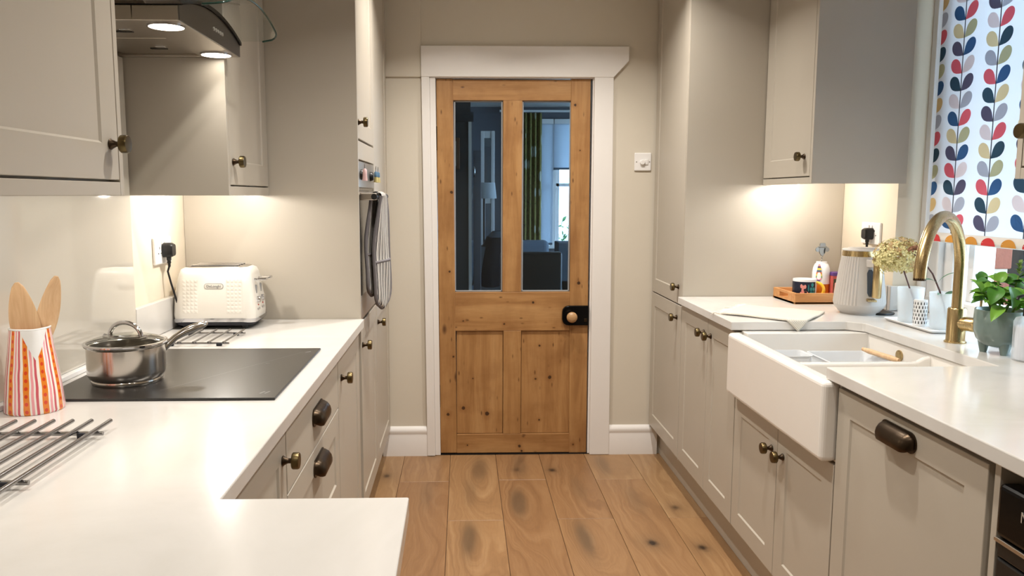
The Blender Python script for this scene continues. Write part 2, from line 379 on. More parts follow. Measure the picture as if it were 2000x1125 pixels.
M = dict(
    cab=mat('mushroom_cabinet_paint', (182, 174, 161), .42, var=.015, nscale=8),
    wall=mat('cream_wall_paint', (211, 203, 188), .85, var=.02, nscale=6, bump=.05, bscale=150),
    wallcream=mat('pale_cream_wall_paint', (228, 216, 196), .85, var=.02, nscale=6),
    white=mat('white_gloss_paint', (232, 228, 224), .35, var=.02, nscale=10),
    ceil=mat('white_ceiling_paint', (238, 235, 228), .9, var=.01),
    quartz=marble_white(), floor=oak_floor(), pineX=pine('pine_horizontal', 'x'), pineZ=pine('pine_vertical', 'z'),
    subfloor=mat('dark_floor_joint', (52, 38, 28), .9),
    splash=mat('glossy_glass_splashback', (206, 199, 186), .06, spec=.6, coat=.6, var=.01),
    brass=brushed('antique_brass', (104, 90, 62), .34), darkbrass=brushed('dark_bronze', (74, 62, 50), .36),
    gold=brushed('brushed_gold', (198, 174, 128), .28, (300, 300, 4)), steel=brushed('brushed_steel', (190, 182, 172), .32, (4, 300, 300)),
    chrome=mat('polished_chrome', (205, 205, 208), .08, 1, var=.02), pan=brushed('polished_pan_steel', (200, 194, 186), .16, (2, 2, 500)),
    trivet=mat('dark_chrome_rod', (150, 148, 148), .2, 1, var=.03),
    hob=mat('black_ceramic_glass', (34, 32, 31), .3, spec=.7, var=.1, nscale=3), black=mat('black_plastic', (20, 20, 21), .4, var=.1),
    blackgloss=mat('black_gloss', (9, 9, 10), .14, spec=.22, var=.1), ceramic=mat('white_fireclay', (236, 232, 226), .12, coat=.5, var=.01),
    plastic=mat('white_plastic', (236, 234, 232), .3, var=.01), toaster=mat('white_enamel', (238, 234, 226), .15, coat=.4, var=.01),
    kettle=mat('warm_grey_kettle', (186, 180, 174), .45, var=.02), glass=glass('window_glass'), doorglass=glass('door_glass', (.80, .90, .97), 0, 1.0),
    hoodglass=glass('hood_canopy_glass', (.84, .87, .85)), lidglass=glass('lid_glass', (.90, .92, .89)),
    glassedge=mat('green_glass_edge', (30, 60, 52), .1, spec=.6), lens=mat('lamp_lens', (255, 250, 240), .4, emit=(1, .93, .82), estr=14),
    jug=stripes_jug(), spoon=wood('beech_spoon', (206, 164, 122), (230, 196, 154), 'z', 40), tray=wood('acacia_tray', (176, 118, 66), (206, 152, 96), 'x', 30),
    frost=frosted('frosted_glass'), whitecer=mat('white_ceramic', (235, 235, 235), .2, var=.01),
    darkin=mat('dark_hole', (60, 58, 56), .8), greenpot=mat('teal_green_glaze', (114, 132, 126), .2, coat=.4, var=.18, nscale=18),
    soil=mat('potting_soil', (52, 40, 30), .95, var=.3, nscale=90), basil=mat('basil_leaf', (124, 176, 66), .4, var=.25, nscale=30),
    basil2=mat('basil_leaf_dark', (74, 132, 42), .42, var=.25, nscale=30), stemg=mat('green_stem', (120, 150, 70), .6),
    hyd=mat('dried_hydrangea', (224, 214, 156), .8, var=.15, nscale=60), hyd2=mat('hydrangea_brown', (196, 166, 118), .85, var=.2, nscale=60),
    sedum=mat('brown_sedum', (140, 100, 76), .9, var=.3, nscale=150), twig=mat('purple_brown_twig', (92, 62, 58), .7), oliveleaf=mat('grey_green_leaf', (92, 130, 104), .55),
    towel=knit('cream_waffle_towel', (226, 219, 204)), fringe=mat('cream_fringe', (228, 221, 206), .95),
    glove=striped('glove_stripes', 'y', 34, [(214, 210, 202), (214, 210, 202), (78, 75, 76), (214, 210, 202), (96, 92, 92), (60, 58, 60)]), glovetrim=mat('grey_cotton_binding', (116, 112, 114), .95, bump=.3, bscale=600),
    blind=cloth_trans('blind_fabric', (238, 240, 244), .45), rollblind=cloth_trans('roller_blind_fabric', (226, 232, 240), .5),
    yellow=mat('yellow_glaze', (236, 184, 52), .2), orange=mat('amber_liquid', (196, 104, 26), .25), navy=mat('navy_print', (26, 32, 50), .25),
    teal=mat('teal_print', (38, 138, 142), .3), pink=mat('pink_print', (226, 150, 140), .3), greymetal=mat('grey_pewter', (150, 150, 146), .35, .7),
    purple=mat('purple_print', (92, 60, 128), .4), coralp=mat('coral_print', (190, 92, 84), .4), olivep=mat('olive_print', (64, 70, 44), .4),
    soapglass=mat('ribbed_clear_glass', (215, 225, 238), .08, trans=.7, ior=1.3), soap=mat('white_soap', (224, 228, 238), .5),
    brick=mat('red_brick', (124, 70, 56), .9, var=.3, nscale=60, bump=.5, bscale=120), mortar=mat('lime_mortar', (196, 190, 176), .95, var=.1, bump=.4),
    dining=mat('dusk_grey_wall', (96, 98, 104), .8, var=.03), diningdark=mat('charcoal_grey_wall', (70, 72, 76), .8), leather=mat('black_leather', (18, 19, 22), .35, var=.2),
    sofa=mat('blue_grey_fabric', (88, 100, 112), .9, var=.1), jacket=mat('navy_jacket', (28, 34, 48), .35, var=.3), curtain=curtain_mat(),
    lampshade=cloth_trans('pleated_shade_fabric', (200, 204, 206), .4), clockwood=wood('clock_wood', (90, 60, 40), (120, 84, 56), 'z'), clockface=mat('clock_face', (170, 165, 150), .6),
    hedge=mat('hedge_leaf', (70, 120, 60), .7, var=.4, nscale=20), tint=mat('grey_print', (150, 150, 150), .5), red=mat('red_light', (190, 40, 40), .4), paving=mat('garden_paving', (150, 150, 146), .9),
    letter=mat('silver_lettering', (200, 198, 192), .3, .6), rubber=mat('dark_rubber', (36, 36, 44), .6), tap_end=mat('water_window', (70, 80, 92), .15),
    darkwall=mat('dark_slate_render', (38, 42, 50), .8), oven=brushed('warm_oven_steel', (176, 166, 152), .38, (4, 300, 300)),
    pinkcharm=mat('pink_resin', (216, 180, 180), .4), bluecharm=mat('blue_tassel', (74, 104, 128), .8), goldcharm=mat('straw_tassel', (180, 166, 110), .8))

# ------------------------------------------------------------------ room shell
BW = 4.07; CZ = 2.46
XL, XR = -1.01, 1.70
w = MB()
w.box(-2.6, -.14, BW, BW + .12, 0, CZ).box(.665, 2.8, BW, BW + .12, 0, CZ).box(-.14, .665, BW, BW + .12, 1.962, CZ)
wall_back = struct(w.build('wall_back', M['wall'], org=(0, BW, 0)))
struct(MB().box(-.41, -.208, BW - .012, BW, 1.962, CZ).build('trim_1', M['wall'], org=(-.3, BW, 1.96), bevel=.004))
struct(MB().box(XL - .12, XL, -2.6, BW, 0, CZ).build('wall_left', M['wallcream'], org=(XL, 0, 0)))
wr = MB()
wr.box(XR, XR + .12, 3.06, BW, 0, CZ).box(XR, XR + .12, -2.6, 1.86, 0, CZ).box(XR, XR + .12, 1.86, 3.06, 0, .886).box(XR, XR + .12, 1.86, 3.06, 2.36, CZ)
struct(wr.build('wall_right', M['wallcream'], org=(XR, 0, 0)))
struct(MB().box(XL - .12, XR + .12, -2.72, -2.6, 0, CZ).build('wall_front', M['wall'], org=(0, -2.6, 0)))
struct(MB().box(XL - .12, XR + .12, -2.72, BW + .12, CZ, CZ + .1).build('ceiling', M['ceil'], org=(0, 0, CZ)))

floor = struct(MB().box(XL - .12, XR + .12, -2.72, BW + .12, -.06, -.004).build('floor', M['subfloor'], org=(0, 0, 0)))
PX = [-.55, -.311, -.070, .169, .400, .641, .878, 1.115]
JT = [3.45, 3.676, 3.213, 3.69, 3.22, 3.685, 3.22]
KN = {(1, 0): ((.06, .18, 0), (.05, -.3, .0), (.02, -.22, .9)), (1, 1): ((.02, .44, .4), (0, 9, 0), (.07, -.1, .0)),
      (2, 1): ((-.035, .43, 1.15), (.0, 9, 0), (0, 9, 0)), (2, 0): ((.03, .02, .85), (-.02, -.3, .5), (0, 9, 0)),
      (3, 1): ((-.035, .33, 1.15), (.03, 9, 0), (0, 9, 0)), (3, 0): ((.0, -.40, .7), (0, 9, 0), (-.02, -.47, .5)),
      (4, 1): ((-.03, .42, 1.1), (0, 9, 0), (0, 9, 0)), (4, 0): ((.02, -.25, .5), (.03, 9, 0), (-.075, -.01, 1.)),
      (5, 1): ((.02, .35, .45), (0, 9, 0), (-.01, -.10, 1.2)), (5, 0): ((-.05, -.40, .7), (0, 9, 0), (.0, 9, 0)),
      (6, 1): ((.05, .3, .3), (0, 9, 0), (-.06, .32, 1.)), (6, 0): ((0, 9, 0), (0, 9, 0), (-.06, -.5, .8))}
for i in range(7):
    x0, x1 = PX[i] + .0008, PX[i + 1] - .0008
    for k, row in ((-2, 2), (-1, 1), (0, 0)):
        y0 = JT[i] + 1.22 * k + .001; y1 = min(JT[i] + 1.22 * (k + 1) - .001, BW)
        c = Vector(((x0 + x1) / 2, JT[i] + 1.22 * k + .61, 0))
        pl = MB().box(x0, x1, y0, y1, -.014, 0).build('plank', M['floor'], org=c, bevel=.0012, bseg=1)
        pl.parent = floor; pl.location = c - Vector(floor.location)
        kk = KN.get((i, row)) or ((random.uniform(-.05, .05), random.uniform(-.4, .4), random.uniform(.2, .8)), (0, 9., 0), (random.uniform(-.08, .08), random.uniform(-.4, .4), .8))
        for nm, q in zip(('k1', 'k2', 'k3'), kk): pl[nm] = [float(a) for a in q]

def baseboard(name, x0, x1):
    t, h = .018, .158
    prof = [(0, 0), (-t, 0), (-t, h - .052), (-t + .002, h - .046), (-t + .002, h - .036), (-t - .002, h - .026), (-t + .001, h - .014), (-.008, h - .004), (-.004, h), (0, h)]
    b = MB().prism([(BW + p, z) for p, z in prof], 'x', x0, x1)
    return struct(b.build(name, M['white'], org=((x0 + x1) / 2, BW, 0), smooth=40))
baseboard('baseboard_left', -.425, -.187); baseboard('baseboard_right', .772, 1.03)
# door surround
a = MB()
a.prism([(-.208, 1.962), (.762, 1.962), (.838, 2.043), (.838, 2.114), (-.208, 2.114)], 'y', BW - .024, BW)
a.prism([(.669, .001), (.774, .001), (.762, 1.962), (.665, 1.962)], 'y', BW - .022, BW)
a.prism([(-.192, .001), (-.150, .001), (-.166, 1.962), (-.207, 1.962)], 'y', BW - .022, BW)
a.prism([(-.150, .001), (-.122, .001), (-.136, 1.962), (-.166, 1.962)], 'y', BW - .012, BW + .005)
struct(a.build('trim_2', M['white'], org=(.3, BW, 0), bevel=.003))
b = MB().box(.660, .672, BW - .002, BW + .1, 0, 1.958).box(-.15, -.132, BW + .05, BW + .12, 0, 1.96).box(-.14, .672, BW - .002, BW + .12, 1.958, 1.97)
struct(b.build('trim_3', M['white'], org=(.3, BW + .1, 0)))

# pine door ------------------------------------------------------
door = bpy.data.objects.new('door_1', None); COL.objects.link(door); door.location = (.26, BW, 0); struct(door)
y0, y1 = BW + .004, BW + .044
dl0, dl1, dr0, dr1 = -.133, -.122, .650, .654
MB().prism([(-.122, .008), (-.036, .008), (-.048, 1.956), (-.133, 1.956)], 'y', y0, y1).build('stile', M['pineZ'], door, bevel=.003)
MB().prism([(.563, .004), (.656, .004), (.650, 1.957), (.550, 1.957)], 'y', y0, y1).build('stile', M['pineZ'], door, bevel=.003)
MB().box(-.049, .551, y0 + .001, y1, 1.850, 1.953).build('rail', M['pineX'], door, bevel=.002)
MB().box(-.042, .558, y0 + .001, y1, .667, .872).build('rail', M['pineX'], door, bevel=.002)
MB().box(-.036, .564, y0 + .001, y1, .007, .110).build('rail', M['pineX'], door, bevel=.002)
MB().prism([(.204, .872), (.302, .872), (.304, 1.850), (.206, 1.850)], 'y', y0 + .001, y1).build('muntin', M['pineZ'], door, bevel=.002)
MB().box(.210, .304, y0 + .001, y1, .110, .667).build('muntin', M['pineZ'], door, bevel=.002)
for xa, xb in ((-.037, .210), (.304, .564)):
    p = MB(); p.box(xa + .0025, xb - .0025, y0 + .012, y1 - .012, .1125, .6645); p.box(xa, xb, y1 - .011, y1 - .004, .110, .667); p.build('panel', M['pineZ'], door)
for xa, xb in ((-.046, .206), (.302, .556)):
    g = MB(); g.box(xa, xb, y0 + .018, y0 + .022, .870, 1.852); g.build('glass_pane', M['doorglass'], door)
    e = MB()
    for (p, q, r_, s_) in ((xa, xb, .872, .880), (xa, xb, 1.842, 1.850), (xa + .001, xa + .009, .872, 1.85), (xb - .009, xb - .001, .872, 1.85)): e.box(p, q, y0 + .012, y0 + .018, r_, s_)
    e.build('glazing_bead', M['tint'], door, bevel=.002)
lk = MB(); pts = [(.655, .697), (.655, .801), (.55, .801)] + [(.55 - .034 * sin(t), .767 + .034 * cos(t)) for t in [pi/8, pi/4, 3*pi/8, pi/2]] + [(.516, .731)] + [(.55 - .034 * cos(t), .731 - .034 * sin(t)) for t in [pi/8, pi/4, 3*pi/8, pi/2]]
lk.prism(pts, 'y', y0 - .022, y0); lock = lk.build('rim_lock', M['blackgloss'], door, bevel=.004)
MB().prism([(.63, .717), (.645, .717), (.645, .735), (.63, .735)], 'y', y0 - .026, y0 - .022).build('keyhole_cover', M['darkbrass'], lock, bevel=.001)
MB().lathe([(.0, .0), (.012, 0), (.010, .02), (.018, .028), (.027, .038), (.028, .046), (.024, .054), (.012, .059), (0, .06)], (.561, y0 - .022, .747), (0, -1, 0), 24).build('door_knob', wood('door_knob_wood', (166, 128, 88), (190, 152, 108), 'x', 60, .35), lock, smooth=50)
for z, x in ((1.60, -.132), (.26, -.125)):
    MB().rod((x - .003, y0 - .004, z), (x - .003, y0 - .004, z + .12), .006, 10).build('hinge', M['darkbrass'], door, smooth=50)
MB().box(-.14, .67, BW - .005, BW + .12, -.003, .004).build('door_sill', M['black'], door)

def knots(o, *ks):
    for n_, k_ in zip(('k1', 'k2', 'k3', 'k4'), list(ks) + [(0, -9, .001)] * 4): o[n_] = [float(k_[0] - .26), float(k_[1]), float(k_[2])]
KNOTS = {'panel': [(-.001, .25, .011), (.127, .219, .013), (.05, .41, .004)], 'panel.001': [(.402, .585, .006), (.458, .414, .011), (.382, .406, .006), (.403, .183, .006)],
         'rail.001': [(.365, .816, .007), (.215, .703, .006), (.0, .72, .005)], 'rail.002': [(.297, .043, .009), (.31, .016, .007), (.02, .05, .005)],
         'stile': [(-.058, 1.388, .009), (-.082, .22, .010), (-.07, .98, .007), (-.052, .53, .006)], 'stile.001': [(.572, 1.828, .008), (.603, .918, .010), (.60, 1.6, .004), (.585, .05, .006)]}
for ch in list(door.children): knots(ch, *KNOTS.get(ch.name, []))

# dimmer switch on the wall
t = thing('light_switch', (.922, BW, 1.542), 'white double wall plate with dimmer knob and rocker, right of pine door', 'switch')
MB().box(.879, .965, BW - .009, BW, 1.497, 1.588).build('plate', M['plastic'], t, bevel=.004)
MB().lathe([(.0125, 0), (.0125, .012), (.011, .0135), (0, .0135)], (.918, BW - .009, 1.54), (0, -1, 0), 20).build('dimmer_knob', M['plastic'], t, smooth=40)
MB().box(.932, .948, BW - .014, BW - .009, 1.528, 1.555).build('rocker', M['plastic'], t, bevel=.002)
for x in (.889, .956): MB().lathe([(.003, 0), (.003, .001), (0, .001)], (x, BW - .009, 1.542), (0, -1, 0), 10).build('screw', M['chrome'], t)

# ------------------------------------------------------------------ cabinet hardware
def knob_proto():
    h = MB(); h.lathe([(.0, 0), (.0105, 0), (.0115, .002), (.009, .005), (.0055, .012), (.0055, .018), (.008, .022)], (0, 0, 0), (1, 0, 0), 18)
    h.cm = 1; h.lathe([(.008, .020), (.0165, .021), (.018, .023), (.018, .033), (.0165, .036), (.010, .0365), (0, .0365)], (0, 0, 0), (1, 0, 0), 26)
    o = h.build('knob', [M['darkbrass'], M['brass']], None, smooth=35); return o
KP = knob_proto(); COL.objects.unlink(KP)
def cup_proto(L=.135):
    h = MB(); hl = L / 2; r = .020
    prof = [(.022, .0), (.021, .010), (.015, .020), (.006, .0265), (-.004, .029), (-.014, .0285), (-.021, .026), (-.0225, .022), (-.021, .02), (-.012, .021), (.0, .02), (.010, .014), (.015, .006), (.016, 0)]
    us = [-hl + r * (1 - cos(k * pi / 12)) for k in range(7)] + [-.02, 0, .02] + [hl - r * (1 - cos(k * pi / 12)) for k in range(6, -1, -1)]
    def fn(a, b):
        k = round(a * (len(us) - 1)); j = round(b * (len(prof) - 1)); u = us[k]; v, d = prof[j]
        e = max(0, abs(u) - (hl - r)) / r; sc = sqrt(max(0.0, 1 - e * e)) * .85 + .15 * (1 - e)
        return (d * sc, u, v * (.35 + .65 * sc))
    h.grid(len(us), len(prof), fn)
    pl = MB.basis
    pts = []
    for k in range(24):
        q = 2 * pi * k / 24; cx = (hl - .018) * (1 if cos(q) > 0 else -1)
        pts.append((cx + .026 * cos(q) * .9, .024 * sin(q)))
    h.prism(pts, 'x', 0, .0035)
    return h.build('cup_handle', M['darkbrass'], None, smooth=40, closed=True)
CP = cup_proto(); COL.objects.unlink(CP)
def add_knob(par, side, x, y, z):
    o = inst(KP, 'knob', par, (x, y, z), (0, 0, 0 if side > 0 else pi)); return o
def add_cup(par, side, x, y, z):
    o = inst(CP, 'cup_handle', par, (x, y, z), (0, 0, 0 if side > 0 else pi)); return o

def ring_door(s, xf, ya, yb, za, zb, fw, bot=None):
    """frame of a shaker door with a chamfered inner edge"""
    m = MB(); t, rec, bv, ch = .021, .0045, .0045, .0012
    def ring(ins, d): return [(xf - s*d, ya+ins, za+ins), (xf - s*d, yb-ins, za+ins), (xf - s*d, yb-ins, zb-ins), (xf - s*d, ya+ins, zb-ins)]
    rs = [ring(0, t), ring(0, ch), ring(ch, 0), ring(fw, 0), ring(fw + bv, rec), ring(fw + bv, t)]
    vs = sum(rs, []); fs = []
    for k in range(5):
        for i in range(4): fs.append((k*4+i, k*4+(i+1) % 4, (k+1)*4+(i+1) % 4, (k+1)*4+i))
    for i in range(4): fs.append((5*4+i, 5*4+(i+1) % 4, (i+1) % 4, i))
    return m.add(vs, fs)
def shaker(par, s, xf, ya, yb, za, zb, knob=None, cup=None, fw=.066, slab=False, name='door'):
    if slab:
        d = MB().box(xf - s*.021, xf, ya, yb, za, zb).build(name, M['cab'], par, bevel=.002)
    else:
        d = ring_door(s, xf, ya, yb, za, zb, fw).build(name, M['cab'], par)
        MB().box(xf - s*.019, xf - s*.0045, ya + fw + .004, yb - fw - .004, za + fw + .004, zb - fw - .004).build('panel', M['cab'], d)
    if knob: add_knob(d, s, xf, *knob)
    if cup: add_cup(d, s, xf, *cup)
    return d
def carcass(par, s, xf, xb, ya, yb, za, zb, name='carcass'):
    return MB().box(xf - s*.023, xb, ya, yb, za, zb).build(name, M['cab'], par)

# ------------------------------------------------------------------ left run
FL = -.384   # front plane of the left doors
ZB = .885    # underside of worktops minus a hair
t = thing('base_cabinet', (-.69, 1.42, .15), 'beige base cabinet door with one knob, tucked into the peninsula corner', 'cabinet', None)
carcass(t, 1, FL, -.985, 1.175, 1.662, .15, ZB); shaker(t, 1, FL, 1.20, 1.660, .153, ZB - .005, (1.627, .815))
t = thing('drawer_cabinet', (-.69, 2.02, .15), 'beige drawer cabinet with two dark cup handles below the hob', 'cabinet')
carcass(t, 1, FL, -.985, 1.665, 2.375, .15, ZB)
shaker(t, 1, FL, 1.667, 2.372, .727, ZB - .005, slab=True, cup=(2.03, .807), name='drawer_front')
shaker(t, 1, FL, 1.667, 2.372, .437, .723, cup=(2.03, .672), name='drawer_front')
shaker(t, 1, FL, 1.667, 2.372, .153, .433, cup=(2.03, .38), name='drawer_front')
t = thing('base_cabinet', (-.69, 2.62, .15), 'beige base cabinet door with one knob, between drawers and oven tower', 'cabinet')
carcass(t, 1, FL, -.985, 2.378, 2.868, .15, ZB); shaker(t, 1, FL, 2.381, 2.866, .153, ZB - .005, (2.435, .805))
tag(MB().box(-.44, -.46, 1.19, 2.868, .001, .15).build('plinth', M['cab'], org=(-.45, 2, 0)), 'beige kickboard under the left base cabinets', 'plinth')
# worktop
P = [(XL + .001, .33), (-.078, .33), (-.083, 1.153), (-.366, 1.153), (-.366, 2.889), (XL + .001, 2.889)]
tag(MB().prism(P, 'z', .889, .92).build('worktop', M['quartz'], org=(-.69, 1.5, .889), bevel=.0025), 'white L-shaped worktop on the hob side, with peninsula end', 'worktop')
t = thing('peninsula_cabinet', (-.5, .75, 0), 'beige cabinet carrying the peninsula end of the white worktop', 'cabinet')
MB().box(-.99, -.13, .42, 1.13, 0, ZB).build('carcass', M['cab'], t, bevel=.002)
tag(MB().box(XL + .001, -.99, 2.392, 2.889, .921, 1.03).build('upstand', M['quartz'], org=(-1.0, 2.6, .92), bevel=.002), 'white stone upstand along the wall behind the toaster', 'upstand')
# splashback
tag(MB().box(XL + .001, -.99, .6, 2.388, .934, 1.772).build('splashback', M['splash'], org=(-1.0, 1.6, .934), bevel=.001), 'glossy cream glass splashback behind the hob and saucepan', 'splashback')
tag(MB().box(XL + .001, -.975, .6, 2.388, .9205, .933).build('seal_strip', M['whitecer'], org=(-1.0, 1.6, .92), bevel=.002), 'white strip along the foot of the glass splashback', 'strip')

# tall oven tower -----------------------------------------------
t = thing('oven_tower', (-.69, 3.16, .15), 'tall beige oven housing beside the toaster worktop', 'cabinet')
MB().box(XL + .001, -.378, 2.89, 2.908, .001, 2.40).build('end_panel', M['cab'], t, bevel=.001)
m = MB(); m.box(FL - .023, XL + .02, 2.909, 2.925, .15, 2.40).box(FL - .023, XL + .02, 3.43, 3.446, .15, 2.40).box(XL + .004, XL + .02, 2.909, 3.446, .15, 2.4)
for z in (.15, .872, 1.505, 2.384): m.box(FL - .023, XL + .02, 2.925, 3.43, z, z + .016)
m.build('carcass', M['cab'], t)
shaker(t, 1, FL, 2.911, 3.442, 1.582, 2.39, (2.955, 1.64))
MB().box(FL - .021, FL, 2.911, 3.442, 1.506, 1.574).build('filler_panel', M['cab'], t, bevel=.0015)
shaker(t, 1, FL, 2.911, 3.442, .153, .895, (2.965, .808))
MB().box(-.44, -.46, 2.911, 3.443, .001, .15).build('plinth', M['cab'], t)
# oven
t = thing('oven', (-.66, 3.176, .905), 'built-in steel oven with black glass door and bar handle', 'oven')
MB().box(FL - .02, -.93, 2.93, 3.425, .905, 1.495).build('oven_body', M['black'], t)
MB().box(FL - .019, FL + .001, 2.915, 3.438, 1.402, 1.500).build('control_panel', M['oven'], t, bevel=.0015)
MB().box(FL - .019, FL - .004, 2.915, 3.438, 1.390, 1.401).build('vent_strip', M['blackgloss'], t)
od = MB().box(FL - .019, FL + .002, 2.915, 3.438, .907, 1.388).build('oven_door', M['oven'], t, bevel=.002)
MB().box(FL + .002, FL + .005, 2.93, 3.425, 1.0, 1.375).build('door_glass', M['blackgloss'], od, bevel=.001)
h = MB(); h.rod((FL + .055, 2.95, 1.368), (FL + .055, 3.40, 1.368), .011, 14); h.build('handle_bar', M['black'], od, smooth=40)
for y in (2.985, 3.37): MB().box(FL + .002, FL + .062, y - .011, y + .011, 1.355, 1.382).build('handle_mount', M['steel'], od, bevel=.003)
for y in (3.0, 3.30): MB().lathe([(.019, 0), (.019, .004), (.016, .012), (.014, .014), (0, .014)], (FL + .001, y, 1.45), (1, 0, 0), 20).build('oven_knob', M['black'], t, smooth=40)
MB().box(FL + .001, FL + .0018, 3.14, 3.2, 1.44, 1.475).build('display', M['tint'], t)
# charms hanging from the oven knobs
def charm(y, lab, ca, cb):
    t = thing('hanging_charm', (FL + .022, y, 1.427), lab, 'charm')
    z0 = 1.487; x = FL + .022
    MB().tube([(x, y + .005 * sin(a), z0 + .006 * cos(a)) for a in [2 * pi * k / 12 for k in range(12)]], .0014, 6, closed=True).build('ring', M['chrome'], t, smooth=60)
    MB().rod((x, y, z0 - .005), (x, y, z0 - .018), .002).build('cap', M['chrome'], t, smooth=60)
    MB().lathe([(.002, -.015), (.0075, -.020), (.008, -.038)], (x, y, z0), (0, 0, 1), 14).build('tassel_head', ca, t, smooth=50)
    MB().lathe([(.0075, -.037), (.010, -.060), (0, -.060)], (x, y, z0), (0, 0, 1), 14).build('tassel_skirt', cb, t, smooth=50)
charm(2.955, 'small pink charm hanging from the near oven knob', M['pinkcharm'], M['pinkcharm'])
charm(3.33, 'blue and straw tassel hanging from the oven, nearer of the two', M['bluecharm'], M['goldcharm'])
charm(3.415, 'blue and straw tassel hanging at the far end of the oven panel', M['bluecharm'], M['goldcharm'])
# tall larder by the door
t = thing('tall_larder', (-.69, 3.75, .15), 'tall beige larder cupboard left of the pine door', 'cabinet')
carcass(t, 1, FL, XL + .004, 3.449, 4.045, .15, 2.40)
shaker(t, 1, FL, 3.451, 4.043, .898, 2.39); shaker(t, 1, FL, 3.451, 4.043, .153, .892, (3.51, .808))
MB().box(-.44, -.46, 3.449, 4.06, .001, .15).build('plinth', M['cab'], t)
MB().box(FL - .03, FL - .012, 4.046, 4.069, .15, 2.40).build('filler_strip', M['cab'], t)
# oven gloves ----------------------------------------------------
t = thing('oven_gloves', (FL + .055, 3.17, .94), 'striped double oven glove draped over the oven door handle', 'oven gloves')
def glove(za, zb, near, far, th, ya, yb, nm):
    """one hanging half: near/far are the x of its near and far edge"""
    ny, nz = 17, 28; yc_ = (ya + yb) / 2
    def pos(a, b, o):
        q = 1.0
        if b < .15: q = sqrt(max(.03, 1 - (1 - b / .15) ** 2))
        a2 = .5 + (a - .5) * q; y = ya + (yb - ya) * a2; z = za + (zb - za) * b
        x = near + (far - near) * a2; top = max(0, (b - .55) / .45); x += ((FL + .055 + (.016 if near > FL + .03 else -.016)) - x) * top ** 1.5
        t_ = th * (1 - abs(2 * a - 1) ** 4 * .85) * (1.2 if b < .42 else .8)
        return (x + o * t_ / 2 + .0025 * sin(9 * b + 6 * a), y, z)
    m = MB(); m.grid(ny, nz, lambda a, b: pos(a, b, 1)); m.grid(ny, nz, lambda a, b: pos(a, b, -1))
    o = m.build('glove_pocket', M['glove'], t, smooth=60)
    pts = [pos(0, b / 20, 0) for b in range(20, 0, -1)] + [pos(a / 14, 0, 0) for a in range(15)] + [pos(1, b / 20, 0) for b in range(1, 21)]
    MB().tube(pts, .0068, 8).build('binding', M['glovetrim'], o, smooth=60)
    pts = [pos(a / 14, .42, 1) for a in range(15)]
    MB().tube(pts, .006, 8).build('pocket_hem', M['glovetrim'], o, smooth=60)
hx = FL + .055
glove(.93, 1.372, -.340, -.300, .018, 3.03, 3.21, '')
glove(.985, 1.372, -.366, -.348, .010, 3.0, 3.16, '')
m = MB()
m.grid(15, 12, lambda a, b: (hx + .022 * cos(pi * b), 3.02 + .17 * a, 1.370 + .018 * sin(pi * b)))
m.grid(15, 12, lambda a, b: (hx + .012 * cos(pi * b), 3.02 + .17 * a, 1.370 + .0125 * sin(pi * b)))
m.build('glove_strap', M['glove'], t, smooth=60)

# upper cabinets left --------------------------------------------
UF = -.70
def upper(name, s, xf, xb, ya, yb, z0, zd, zt, label, doors, far_end=False):
    t = thing(name, ((xf + xb) / 2, (ya + yb) / 2, z0), label, 'wall cabinet')
    e0, e1 = (yb - .018, yb) if far_end else (ya, ya + .018)
    MB().box(xf - s*.022, xb, ya if far_end else ya + .018, yb - .018 if far_end else yb, zd - .004, zt).build('carcass', M['cab'], t, bevel=.001)
    MB().box(xf, xb, e0, e1, z0, zt).build('end_panel', M['cab'], t, bevel=.001)
    MB().box(xf - s*.040, xf, ya if far_end else ya + .0182, yb - .0182 if far_end else yb, z0, zd - .0045).build('pelmet', M['cab'], t, bevel=.0015)
    for (da, db, kn) in doors: shaker(t, s, xf, da, db, zd, zt - .004, kn, fw=.07)
    return t
upper('wall_cabinet', 1, UF, XL + .001, 2.399, 2.887, 1.373, 1.405, 2.40, 'beige wall cabinet right of the hood, above the toaster', [(2.420, 2.884, (2.452, 1.475))])
nc = upper('wall_cabinet', 1, UF, XL + .001, .45, 1.664, 1.373, 1.405, 2.40, 'beige wall cabinet in the near left corner, left of the hood', [(1.045, 1.643, (1.608, 1.475)), (.455, 1.041, (.50, 1.475))], True)
def puck(x, y, z, lab, pw=1.0):
    t = thing('puck_light', (x, y, z), lab, 'light')
    MB().lathe([(.032, 0), (.032, -.008), (.026, -.010)], (x, y, z), (0, 0, 1), 24).build('bezel', M['chrome'], t, smooth=40)
    MB().lathe([(.026, -.009), (0, -.009)], (x, y, z), (0, 0, 1), 24).build('lens', M['lens'], t)
    l = bpy.data.lights.new('puck_lamp', 'POINT'); l.energy = PUCK_W * pw; l.color = WARM; l.shadow_soft_size = .012
    lo = bpy.data.objects.new('puck_lamp', l); COL.objects.link(lo); lo.parent = t; lo.location = (0, 0, -.018)
puck(-.81, 2.62, 1.400, 'round under-cabinet light above the toaster')
puck(-.80, 1.30, 1.400, 'round under-cabinet light in the near left corner', .6)

